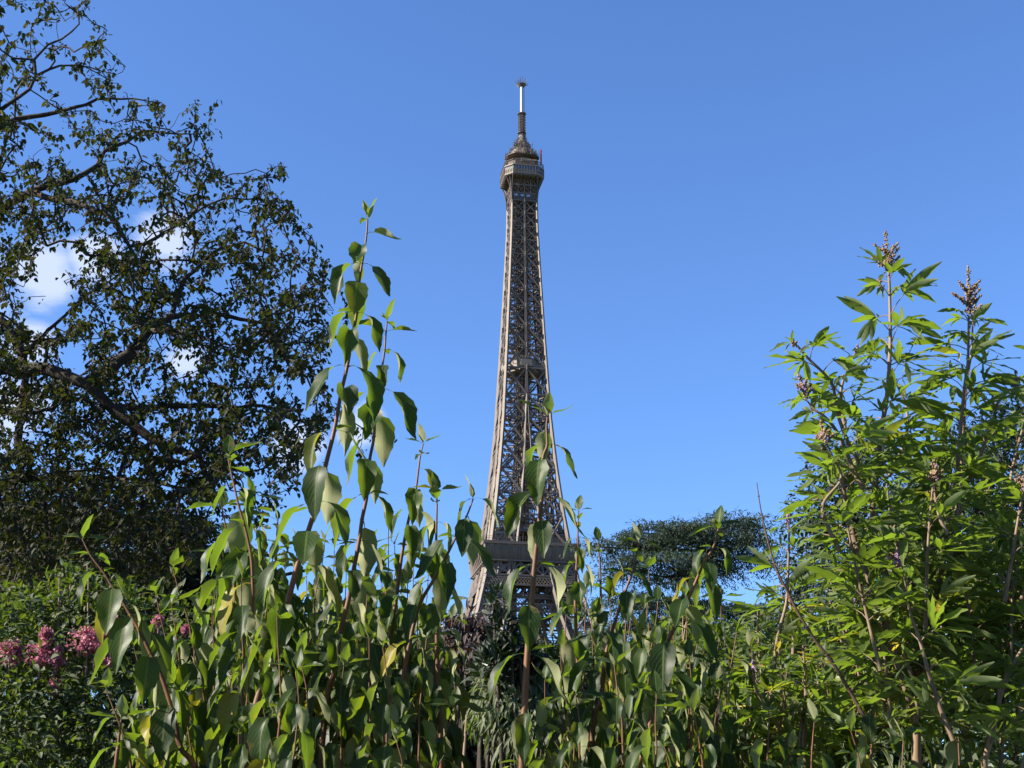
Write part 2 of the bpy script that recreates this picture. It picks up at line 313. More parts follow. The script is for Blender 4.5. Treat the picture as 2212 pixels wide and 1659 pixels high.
for k in range(4):
    for i in range(len(nodes)-1):
        z1, z0 = nodes[i], nodes[i+1]; cw = .75+.5*(276-z0)/160; xw = .42+.3*(276-z0)/160
        a1, a0 = aw(z1), aw(z0)
        up_.beam(fp(-1, z0, k), fp(-1, z1, k), cw, cw)                     # corner column
        up_.beam(fp(-1, z1, k), fp(1, z1, k), .5, .6)
        g1, g0 = gw(z1)/a1, gw(z0)/a0
        if g0 < .02:
            up_.beam(fp(0, z0, k), fp(0, z1, k), .95, .5)
            q = fp(0, z1, k); n_ = rot((0, -.27, 0), k); s_ = rot((1, 0, 0), k)
            c = np.array(q)+np.array(n_); s_ = np.array(s_)
            gw_ = .85+.5*(276-z1)/160
            up_.beam(c-np.array((0, 0, gw_)), c+np.array((0, 0, gw_)), gw_*1.7, .08, up=s_ if k % 2 else (1, 0, 0))
        else:
            for sg in (-1, 1):
                up_.beam(fp(sg*g0, z0, k), fp(sg*g1, z1, k), .75, .75)
                # inner face of each leg
                for a_, b_ in (((sg*g0*a0, -a0, z0), (sg*g1*a1, -g1*a1, z1)), ((sg*g0*a0, -g0*a0, z0), (sg*g1*a1, -a1, z1))):
                    inner.beam(rot(a_, k), rot(b_, k), .38)
        for s0, s1 in ((-1, -g1), (g1, 1)):
            t0, t1 = (-1, -g0) if s0 == -1 else (g0, 1)
            up_.beam(fp(t0, z0, k), fp(s1, z1, k), xw); up_.beam(fp(t1, z0, k), fp(s0, z1, k), xw)
            # secondary light lattice in each half bay
            if z1 < 178: continue
            zm = (z0+z1)/2; am = aw(zm)
            if abs(zm-zof(1432, 7)) < 9: continue
            inner.beam(rot((t0*a0*.98, -a0*.9, z0), k), rot(((s0+s1)/2*am, -am*.9, zm), k), .2); inner.beam(rot((t1*a0*.98, -a0*.9, z0), k), rot(((s0+s1)/2*am, -am*.9, zm), k), .2)
            inner.beam(rot((t0*a0, -a0*.93, zm), k), rot((t1*a0, -a0*.93, zm), k), .25)
        # floor bracing at each node and half way
        inner.beam(fp(-1, z1, k), fp(0, z1, (k+1) % 4), .35); inner.beam(rot((-a1*.4, -a1, z1), k), rot((-a1*.4, a1, z1), k), .3)
        inner.beam(rot((-a1*.75, -a1, z1-1.0), k), rot((a1*.75, -a1*.2, z1+.6), k), .22)
        for f_ in (.33, .66) if z1 > 178 else (.5,):
            zz = z0+(z1-z0)*f_; az_ = aw(zz)
            inner.beam(rot((-az_, -az_*.72, zz), k), rot((az_, -az_*.72, zz), k), .16)
up_.build('lattice_shaft', M['iron'], tower, smooth=False)
# lift guides and stairs inside
for zc in np.arange(117, 268, 3.2):
    for sx_ in (-1, 1):
        for y in (-2.4, 2.4): inner.beam((sx_*.6, y, zc), (sx_*3.0, y, zc), .22)
        inner.beam((sx_*3.0, -2.4, zc), (sx_*3.0, 2.4, zc), .22); inner.beam((sx_*3, -2.4, zc), (sx_*.6, -2.4, zc+3.2), .16); inner.beam((sx_*.6, 2.4, zc), (sx_*3, 2.4, zc+3.2), .16)
for sx_ in (-3.0, -1.8, -.6, .6, 1.8, 3.0):
    for y in (-2.4, 0, 2.4): inner.beam((sx_, y, 116), (sx_, y, 268), .42 if abs(sx_) == .6 else .26)
for i in range(60):
    z = 118+i*2.5
    if z > 264: break
    aa = aw(z)*.62; s_ = 1 if i % 2 else -1
    inner.beam((-aa-.9*s_, -aa*.7, z), (-aa+.9*s_, -aa*.7, z+2.5), .5, .14); inner.beam((aa*.7, aa-.9*s_, z), (aa*.7, aa+.9*s_, z+2.5), .4, .14)
    if i % 3 == 0: inner.box(-aa-1.2, -aa+.5, -aa*.7-.9, -aa*.7+.5, z, z+.85)
inner.build('inner_bracing_and_lift_guides', M['iron_dark'], tower, smooth=False)
# dark lift machinery columns
lf = MB()
for sx_ in (-1.5, 1.5): lf.box(sx_-.55, sx_+.55, -.7, .7, 118, 268)
lf.build('lift_shaft', M['iron_dark'], tower, smooth=False)

# intermediate platform, half way between the second and the third
ip = MB(); zi = zof(1425, 7); b = 8.35
def octa(b, ch, z): return [(-b+ch, -b, z), (b-ch, -b, z), (b, -b+ch, z), (b, b-ch, z), (b-ch, b, z), (-b+ch, b, z), (-b, b-ch, z), (-b, -b+ch, z)]
def ring(m, b0, c0, z0, b1_, c1, z1):
    v = octa(b0, c0, z0)+octa(b1_, c1, z1); m.add(v, [(i, (i+1) % 8, 8+(i+1) % 8, 8+i) for i in range(8)])
def slab(m, b, ch, z0, z1):
    ring(m, b, ch, z0, b, ch, z1); v = octa(b, ch, z0)+octa(b, ch, z1)
    m.add(v, [(7, 6, 5, 4, 3, 2, 1, 0)]); m.add(v, [(8, 9, 10, 11, 12, 13, 14, 15)])
slab(ip, b, 6.2, zi-2.0, zi+.7); ring(ip, b-.1, 6.1, zi+1.9, b-.1, 6.1, zi+2.1); slab(ip, b-.8, 5.8, zi-3.2, zi-2.02)
for i in range(8):
    v0 = octa(b-.1, 6.1, 0)[i]; v1 = octa(b-.1, 6.1, 0)[(i+1) % 8]
    for f_ in np.linspace(0, 1, 8): x, y = v0[0]+(v1[0]-v0[0])*f_, v0[1]+(v1[1]-v0[1])*f_; ip.beam((x, y, zi-2.1), (x, y, zi+2.1), .16)
for u in np.linspace(-.8, .8, 5): ip.beam((u*b, -b*.3, zi-3.4), (u*b, b*.3, zi-3.4), .3, .9)
ipo = ip.build('intermediate_platform', M['iron_pale'], tower, smooth=False)
cb = MB(); cb.box(-4.2, .2, -4.2, 1.2, zi+.72, zi+3.4); cb.box(-4.6, .6, -4.6, 1.6, zi+3.42, zi+3.7); cb.build('lift_cabin', M['iron_pale'], ipo, smooth=False)

# second platform -----------------------------------------------------------
b2 = 17.9; zt = zof(2128, 17); zf1 = zof(2147, 17); zb = zof(2211, 17)
pl = MB()
pl.box(-b2+.5, b2-.5, -b2+.5, b2-.5, zt-1.3, zt-.9)
for k in range(4):
    pl.beam(rot((-b2-.35, -b2-.2, zf1+.55), k), rot((b2+.15, -b2-.2, zf1+.55), k), .5, 1.1)   # cornice
    pl.beam(rot((-b2+.2, -b2+.45, zb+.15), k), rot((b2-.2, -b2+.45, zb+.15), k), .5, .5)        # lower edge
    # frieze wall curving inwards to the legs
    W_ = 12; H_ = 8; vs = []; top_h = zf1-zb
    for j in range(H_+1):
        t_ = j/H_; inset = 1.35*(1-math.sin(t_*math.pi/2))**1.2
        for i in range(W_+1): vs.append(rot(((-1+2*i/W_)*(b2-.25-inset*.8), -b2+.25+inset, zb+t_*top_h), k))
    fc = [(j*(W_+1)+i, j*(W_+1)+i+1, (j+1)*(W_+1)+i+1, (j+1)*(W_+1)+i) for j in range(H_) for i in range(W_)]
    pl.add(vs, fc)
    for u in np.linspace(-1, 1, 12):                                       # curved consoles
        pr = None
        for j in range(5):
            t_ = j/4; inset = 1.35*(1-math.sin(t_*math.pi/2))**1.2
            p_ = rot((u*(b2-.3-inset*.8), -b2+.12+inset, zb+t_*top_h), k)
            if pr is not None: pl.beam(pr, p_, .42, .62)
            pr = p_
p2 = pl.build('second_platform', M['iron'], tower, smooth=False)
rl = MB()
for k in range(4):
    rl.beam(rot((-b2, -b2-.1, zt+.35), k), rot((b2, -b2-.1, zt+.35), k), .09)
    rl.beam(rot((-b2, -b2-.1, zt+1.1), k), rot((b2, -b2-.1, zt+1.1), k), .09)
    for u in np.linspace(-1, 1, 36): rl.beam(rot((u*b2, -b2-.1, zf1+1.1), k), rot((u*b2, -b2-.1, zt+1.15), k), .08)
    for u in np.linspace(-.95, .95, 11): rl.beam(rot((u*b2, -b2-.1, zf1+1.1), k), rot((u*b2, -b2+.2, zt+2.6), k), .12)
rl.build('railing', M['iron'], p2, smooth=False)
kio = MB()                                                                  # pavilions on the platform
for x0, x1, y0, y1, z0, z1 in ((-13.5, -4, -13.6, -6, zt-.9, zt+3.2), (-14, -3.5, -14, -5.5, zt+3.22, zt+3.6), (3.5, 13.5, -13.6, -5, zt-.9, zt+3.2), (3.2, 14, -14, -4.5, zt+3.22, zt+3.6),
                               (-12.6, 12.6, -11, 11, zt+4.6, zt+5.1), (-9, -4.5, -9, -5, zt+5.12, zt+8.2), (-10, -4, -9.6, -4.6, zt+8.22, zt+8.6), (4.8, 9, -9, -5, zt+5.12, zt+7.6), (-13, 13, 6, 13, zt-.9, zt+3.4)):
    kio.box(x0, x1, y0, y1, z0, z1)
kio.build('pavilion', M['iron_dark'], p2, smooth=False)
fa = MB()
fa.beam((-13, -12.7, zt+5.3), (-3, -12.7, zt+5.3), .1, 1.0); fa.box(-10.4, -3.8, -9.9, -9.7, zt+7.6, zt+9.4); fa.beam((-14, -14.1, zt+3.3), (-4, -14.1, zt+3.3), .15, 1.1)
fa.build('pavilion_roof_fascia', M['iron_pale'], p2, smooth=False)
wr = MB(); wr.box(-2.2, 10.5, -12.9, -12.6, zt+5.4, zt+6.0); wr.build('white_roof_edge', M['equip'], p2, smooth=False)
ug = MB()                                                                    # upper gallery railing and clutter
for k in range(4):
    for u in np.linspace(-1, 1, 40): ug.beam(rot((u*12.6, -12.6, zt+4.8), k), rot((u*12.6, -12.6, zt+7.2), k), .09)
    ug.beam(rot((-12.6, -12.6, zt+7.2), k), rot((12.6, -12.6, zt+7.2), k), .1); ug.beam(rot((-12.6, -12.6, zt+4.85), k), rot((12.6, -12.6, zt+4.85), k), .2, .6)
for i in range(90):
    x, y = rnd.uniform(-15, 15), rnd.uniform(-16, -6); h = rnd.uniform(.8, 2.6)
    z = zt-.85 if abs(x) > 13 or y < -14 else zt+5.1
    ug.beam((x, y, z), (x, y, z+h), rnd.uniform(.08, .35))
ug.build('upper_gallery', M['iron'], p2, smooth=False)

# legs and girders under the second platform
lg, la, dk = MB(), MB(), MB()
zx = zof(2266, 17); zl1 = zof(2275, 17.5); zl0 = zof(2303, 18)
low = [zb, zx, zl0, 93, 82, 70, 58.5]
def leg_panels(m, zs, fine, ks):
    for k in ks:
        for z1, z0 in zip(zs[:-1], zs[1:]):
            a1, a0, g1, g0 = aw(z1), aw(z0), gw(z1), gw(z0)
            # the leg at this corner, seen on four sides: corners (x, y)
            c1 = [(-a1, -a1), (-g1, -a1), (-g1, -g1), (-a1, -g1)]; c0 = [(-a0, -a0), (-g0, -a0), (-g0, -g0), (-a0, -g0)]
            for j in range(4):
                p1 = np.array(rot((*c1[j], z1), k)); p0 = np.array(rot((*c0[j], z0), k)); q1 = np.array(rot((*c1[(j+1) % 4], z1), k)); q0 = np.array(rot((*c0[(j+1) % 4], z0), k))
                m.beam(p0, p1, 1.1); m.beam(p1, q1, .7); m.beam(p0, q1, .6); m.beam(q0, p1, .6)
                if fine:
                    dk.beam((p0+q0)/2, (p1+q1)/2, .4)
                    for f_ in (.25, .5, .75):
                        dk.beam(p0+(p1-p0)*f_, q0+(q1-q0)*f_, .3); dk.beam(p0+(p1-p0)*f_, q0+(q1-q0)*(1-f_), .22)
for k in range(4):
    lg = MB(); leg_panels(lg, low, True, (k,)); leg_panels(lg, [58.5, 44, 30, 15, 0], False, (k,)); lg.build('leg', M['iron'], tower, smooth=False)
tr = MB()
for k in range(4):
    z1, z0 = zb-.15, zx; a1, a0 = aw(z1)-.3, aw(z0)
    tr.beam(fp(-1, z0, k, a0+.15), fp(1, z0, k, a0+.15), .6, .6)
    us = np.linspace(-1, 1, 5)
    for u0, u1 in zip(us[:-1], us[1:]):
        um = (u0+u1)/2
        for A_, B_ in ((u0, um), (u1, um), (um, u0), (um, u1)): tr.beam(fp(A_, z0, k, a0+.2), fp(B_, z1, k, a1+.2), .55)
        tr.beam(fp(u0, z0, k, a0+.25), fp(u0, z1, k, a1+.25), 1.0); tr.beam(fp(um, z0, k, a0+.2), fp(um, z1, k, a1+.2), .55)
    # small diamond lattice band
    z1, z0 = zl1, zl0; a1, a0 = aw(z1)+.3, aw(z0)+.3
    la.beam(fp(-1, z1, k, a1), fp(1, z1, k, a1), .5, .6); la.beam(fp(-1, z0, k, a0), fp(1, z0, k, a0), .5, .7)
    n_ = 30
    for i in range(-1, n_+1):
        for f0, f1 in ((i, i+2), (i+2, i)):
            if min(f0, f1) < 0 or max(f0, f1) > n_: continue
            la.beam(fp(-1+2*f0/n_, z0, k, a0), fp(-1+2*f1/n_, z1, k, a1), .28, .15)
    # inner lattice girder, lower, seen between the legs
    for (zz1, zz0, aa, n2) in ((zl0-6.3, zl0-9.2, 15, 22), (zl0-2.6, zl0-3.8, 13, 20)):
        dk.beam(rot((-aa, -aa, zz1), k), rot((aa, -aa, zz1), k), .5); dk.beam(rot((-aa, -aa, zz0), k), rot((aa, -aa, zz0), k), .5)
        for i in range(n2-1):
            for f0, f1 in ((i, i+2), (i+2, i)):
                if max(f0, f1) > n2: continue
                dk.beam(rot((-aa+2*aa*f0/n2, -aa, zz0), k), rot((-aa+2*aa*f1/n2, -aa, zz1), k), .28)
tr.build('cross_braced_girder', M['iron'], tower, smooth=False); la.build('diamond_lattice_girder', M['iron'], tower, smooth=False)
dk.box(-15.5, 15.5, -15.5, 15.5, zb-1.2, zb-.6)
for u in np.linspace(-.9, .9, 9): dk.beam((u*16, -16, zb-2), (u*16, 16, zb-2), .4, 1.4); dk.beam((-16, u*16, zb-3), (16, u*16, zb-3), .4, 1.4)
for u in np.linspace(-.8, .8, 6): dk.beam((u*15, -15, zl0-1), (u*15, 15, zl0-1), .35, 1.2)
for x in (-4.2, 3.6):
    dk.box(x-1.2, x+1.2, -3, 3, 60, zb-1)
dk.build('inner_leg_bracing', M['iron_dark'], tower, smooth=False)
p1 = MB(); b1 = 35
p1.box(-b1, b1, -b1, -20, 56.6, 57.6); p1.box(-b1, b1, 20, b1, 56.6, 57.6); p1.box(-b1, -20, -20, 20, 56.6, 57.6); p1.box(20, b1, -20, 20, 56.6, 57.6)
for k in range(4):
    p1.beam(rot((-b1, -b1-.1, 54.5), k), rot((b1, -b1-.1, 54.5), k), .6, 4)
    for u in np.linspace(-1, 1, 19): p1.beam(rot((u*b1, -b1-.5, 52), k), rot((u*b1, -b1-.5, 58.5), k), .5)
    pr = None
    for i in range(17):
        an = math.pi*i/16; p_ = rot((37*math.cos(an), -aw(38*math.sin(an)+10)+1, 10+38*math.sin(an)), k)
        if pr: p1.beam(pr, p_, 1.6, 1.6)
        pr = p_
p1.build('first_platform', M['iron'], tower, smooth=False)

# third platform --------------------------------------------------------------
B3 = 8.35; CH = 3.0
zk = zof(760, 5.5); zfl = zof(682, 8.2); zwt = zof(655, 8.2)
und = MB(); slab(und, B3-.3, CH, zfl-.6, zfl-.24)
for k in range(4):
    for u in np.linspace(-.9, .9, 7): und.beam(rot((u*6, -B3+.5, zfl-.9), k), rot((u*4.5, -4.5, zfl-.9), k), .25, .6)
und.box(-5, 5, -5, 5, zof(786, 6)-.2, zof(786, 6)+2.2)
und.build('platform_underside', M['iron_dark'], tower, smooth=False)
t3 = MB(); slab(t3, B3, CH, zfl-.2, zfl+.5); ring(t3, B3-.15, CH, zfl+.5, B3-.15, CH, zfl+2.1); slab(t3, B3+.1, CH, zwt+.5, zwt+.9)
for i in range(8):
    v0 = octa(B3, CH, 0)[i]; v1 = octa(B3, CH, 0)[(i+1) % 8]
    for f_ in np.linspace(0, 1, 10 if i % 2 == 0 else 6): 
        x, y = v0[0]+(v1[0]-v0[0])*f_, v0[1]+(v1[1]-v0[1])*f_
        t3.beam((x, y, zfl), (x, y, zwt+.6), .2)
t3o = t3.build('third_platform', M['iron_pale'], tower, smooth=False)
gl = MB(); ring(gl, B3-.2, CH, zfl+2.1, B3-.2, CH, zwt+.5); gl.build('window_band', M['glass'], t3o, smooth=False)
un = MB()
zs3 = zof(786, 6)
for k in range(4):
    for u in (-1, -.5, 0, .5, 1): un.beam(rot((u*5.3, -5.3, zs3), k), rot((u*5.3, -5.3, zfl-.2), k), .6 if abs(u) == 1 else .42)
    hs_ = [zs3, zk, (zk+zfl)/2, zfl-.2]
    for z in hs_[:-1]: un.beam(rot((-5.3, -5.3, z), k), rot((5.3, -5.3, z), k), .5, .7)
    for u0 in (-1, -.5, 0, .5):
        for h0, h1 in zip(hs_[:-1], hs_[1:]):
            n2 = 2 if h0 == zs3 else 1  # small lattice in the lowest band
            for q in range(n2):
                ua, ub = (u0+.5*q/n2)*5.3, (u0+.5*(q+1)/n2)*5.3
                un.beam(rot((ua, -5.3, h0), k), rot((ub, -5.3, h1), k), .2); un.beam(rot((ub, -5.3, h0), k), rot((ua, -5.3, h1), k), .2)
    # curved brackets carrying the overhang
    for u in (-1, 1):
        pr = None
        for j in range(9):
            t_ = j/8; r_ = 5.45+(B3-5.6)*(1-math.cos(t_*math.pi/2))**.9; z = zs3-1.5+(zfl-zs3+1)*math.sin(t_*math.pi/2)**.9
            p_ = rot((u*5.3, -r_, z), k)
            if pr: un.beam(pr, p_, .3, .4)
            pr = p_
        pr = None
        for j in range(9):
            t_ = j/8; r_ = 5.4+(B3-CH/2-5.5)*(1-math.cos(t_*math.pi/2))**.9; z = zs3-1.5+(zfl-zs3+1)*math.sin(t_*math.pi/2)**.9
            p_ = rot((u*r_, -r_, z), k)
            if pr: un.beam(pr, p_, .3, .45)
            pr = p_
un.build('bracket', M['iron'], t3o, smooth=False)
def cyl(m, r0, r1, z0, z1, n=20, cx=0, cy=0):
    a = np.arange(n)*2*math.pi/n; v = [(cx+r0*math.cos(q), cy+r0*math.sin(q), z0) for q in a]+[(cx+r1*math.cos(q), cy+r1*math.sin(q), z1) for q in a]
    m.add(v, [(i, (i+1) % n, n+(i+1) % n, n+i) for i in range(n)]); m.add(v[n:], [tuple(range(n))])
cd = MB(); zc0 = zwt+.9; ztp = zof(608, 4)
slab(cd, 6.4, 2.4, zc0, zc0+3.0); slab(cd, 6.7, 2.6, ztp-.9, ztp-.6); cyl(cd, 5.4, 4.4, zc0+3, ztp-1)
cd.box(-1.6, 2.2, -7.3, -6.6, zc0+2.1, zc0+3.6)
cyl(cd, 5.6, 4.9, ztp-.6, ztp+2.6); cyl(cd, 4.7, 2.9, ztp+2.6, ztp+5.4); cyl(cd, 2.6, 1.9, ztp+5.4, ztp+8.5); cyl(cd, 1.9, 1.25, ztp+8, zof(530, 1))
cg = MB()
for i in range(8):                                                          # wire mesh cage of the open gallery
    v0 = octa(B3-.1, CH, 0)[i]; v1 = octa(B3-.1, CH, 0)[(i+1) % 8]; w0 = octa(6.9, 2.6, 0)[i]; w1 = octa(6.9, 2.6, 0)[(i+1) % 8]
    for f_ in np.linspace(0, 1, 15 if i % 2 == 0 else 9):
        x, y = v0[0]+(v1[0]-v0[0])*f_, v0[1]+(v1[1]-v0[1])*f_; x2, y2 = w0[0]+(w1[0]-w0[0])*f_, w0[1]+(w1[1]-w0[1])*f_
        cg.beam((x, y, zc0), (x, y, zc0+2.2), .09); cg.beam((x, y, zc0+2.2), (x2, y2, zc0+3.6), .08)
    for z in (zc0+.8, zc0+1.5, zc0+2.2): cg.beam((v0[0], v0[1], z), (v1[0], v1[1], z), .08)
dishes = []
for i in range(420):                                                        # aerials on the roof
    ang = rnd.uniform(0, 2*math.pi); r_ = 7.4*rnd.random()**.6; hcone = float(np.interp(r_, [0, 1.9, 2.6, 4.8, 5.2, 7.4], [8, 8, 5.4, 2.6, -.4, -.7]))
    z = ztp+hcone-.4; h = rnd.uniform(.9, 3.4)+(1.6 if rnd.random() < .12 else 0)
    x, y = r_*math.cos(ang), r_*math.sin(ang); wd = rnd.choice((.12, .16, .2, .3, .5)) if h < 2.2 else .15
    cd.beam((x, y, z), (x+rnd.uniform(-.15, .15), y, z+h), wd)
    if rnd.random() < .35: cd.beam((x-.6, y, z+h*.8), (x+.6, y, z+h*.8), .12)
    if rnd.random() < .16: dishes.append((x, y, z+h*.75))
for u in (-5.6, -4.2, 5.2, 7.0): cd.beam((u, -2, ztp-.8), (u, -2, ztp+rnd.uniform(3.2, 4.6)), .18)
cdo = cd.build('upper_cabin', M['iron_dark'], tower, smooth=False)
cg.build('gallery_cage', M['iron'], cdo, smooth=False)
for (x, y, z) in dishes[:60]:
    m_ = MB(); q = rnd.uniform(.28, .5); m_.tube([(x, y-.3, z), (x, y-.45, z)], [q, q*.9], 10); m_.blob((x, y-.35, z), q*.8, .5, .5); m_.build('aerial_dish', M['equip'], cdo, smooth=False)
rd = MB(); rd.box(7.3, 7.9, -3.6, -3.0, zof(640, 4), zof(580, 4)); rd.build('red_aerial', M['red'], cdo, smooth=False)
lm = MB(); zm0, zm1, zm2 = zof(533, 1), zof(446, 0), zof(342, 0)
for i in range(9):
    z0 = zm0+(zm1-zm0)*i/9; z1 = zm0+(zm1-zm0)*(i+1)/9
    for k in range(4):
        lm.beam(rot((-.85, -.85, z0), k), rot((-.85, -.85, z1), k), .3); lm.beam(rot((-.85, -.85, z0), k), rot((.85, -.85, z1), k), .2); lm.beam(rot((.85, -.85, z0), k), rot((-.85, -.85, z1), k), .2)
        lm.beam(rot((-1.6, -.9, z1), k), rot((1.6, -.9, z1), k), .16); lm.box(*(lambda p: (p[0]-.22, p[0]+.22, p[1]-.22, p[1]+.22))(rot((0, -1.35, 0), k)), z0+.2, z1-.25)
for z in (zm0+1.5, zm1-.6): cyl(lm, 1.9, 1.9, z, z+.15, 12)
cyl(lm, .7, .7, zm0-1, zm1, 8)
lmo = lm.build('aerial_mast', M['iron_dark'], tower, smooth=False)
wm = MB(); cyl(wm, .72, .66, zm1, zm2, 16); wm.build('white_mast', M['white'], lmo)
ld = MB()
for i in range(14): ld.beam((.75, -.3, zm1+(zm2-zm1)*i/14), (1.15, -.3, zm1+(zm2-zm1)*i/14), .12)
ld.beam((.95, -.35, zm1), (.95, -.35, zm2), .14)
cyl(ld, 1.1, 1.9, zm2, zm2+1.1, 12); cyl(ld, 1.9, 1.2, zm2+1.1, zm2+1.5, 12)
for i in range(16):
    q = i*math.pi/8; ld.beam((1.4*math.cos(q), 1.4*math.sin(q), zm2+.5), (2.9*math.cos(q), 2.9*math.sin(q), zm2+1.4+.6*(i % 3)), .13); ld.beam((1.7*math.cos(q), 1.7*math.sin(q), zm2+1), (1.7*math.cos(q), 1.7*math.sin(q), zm2+2+.7*(i % 4)), .13)
ld.beam((.3, 0, zm2), (.3, 0, 330), .16)
ld.build('mast_head', M['iron_dark'], lmo, smooth=False)

# ---------------------------------------------------------------- woody growth towards leaf clusters
def grow(limbs, attr, step, jit, sag=0., r_tip=.004, k=.5, droop_last=0.):
    """limbs: list of (points, r0, r1); every attractor is joined to the nearest wood by a crooked twig. returns tubes and tip data"""
    P, par, pr, cnt = [], [], [], []
    chains = []
    for pts, r0, r1 in limbs:
        pts = [np.asarray(p, float) for p in pts]; dense = [pts[0]]
        for a_, b_ in zip(pts[:-1], pts[1:]):
            n_ = max(1, int(np.linalg.norm(b_-a_)/step))
            for q in range(1, n_+1): dense.append(a_+(b_-a_)*q/n_+(rs.randn(3)*jit*.35 if q < n_ else 0))
        ids = []
        for q, p_ in enumerate(dense): ids.append(len(P)); P.append(p_); par.append(ids[-2] if q else -1)
        chains.append((dense, np.linspace(r0, r1, len(dense))))
    n0 = len(P); A = np.asarray(attr)
    arr = np.zeros((n0+len(A)*14, 3)); arr[:n0] = P; used = n0; parent = np.full(len(arr), -1); dist = np.zeros(len(arr)); weight = np.zeros(len(arr))
    d0 = np.min(np.linalg.norm(A[:, None]-arr[None, :n0:2], axis=2), axis=1) if n0*len(A) < 4e7 else rs.rand(len(A))
    paths = []; tips = []
    for ai in np.argsort(d0):
        T = A[ai]; dd = np.linalg.norm(arr[:used]-T, axis=1)+dist[:used]*.12
        j = int(np.argmin(dd)); S = arr[j].copy(); D = T-S; dl = np.linalg.norm(D)
        n_ = int(min(12, max(2, round(dl/step))))
        ids = [j]
        for q in range(1, n_+1):
            f_ = q/n_; p_ = S+D*f_
            if q < n_: p_ = p_+rs.randn(3)*jit*(.6+.4*f_)+np.array((0, 0, sag*dl*f_*(1-f_)*4))
            arr[used] = p_; parent[used] = ids[-1]; dist[used] = dist[ids[-1]]+dl/n_; ids.append(used); used += 1
        paths.append(ids); tips.append((arr[ids[-1]].copy(), arr[ids[-1]]-arr[ids[-2]]))
    # pipe model, counted from the tips inwards
    order = np.arange(used-1, n0-1, -1); weight[:used] = 0
    for ids in paths: weight[ids[-1]] += 1
    for i in order: weight[parent[i]] += weight[i]
    tubes = []
    for ids in paths:
        rad = r_tip*np.maximum(weight[ids], 1)**k
        rad[0] = rad[1] if len(rad) > 1 else rad[0]
        tubes.append((arr[ids], rad))
    return chains, tubes, tips
def inpoly(x, y, poly):
    c = False; j = len(poly)-1
    for i in range(len(poly)):
        (xi, yi), (xj, yj) = poly[i], poly[j]
        if (yi > y) != (yj > y) and x < (xj-xi)*(y-yi)/(yj-yi)+xi: c = not c
        j = i
    return c

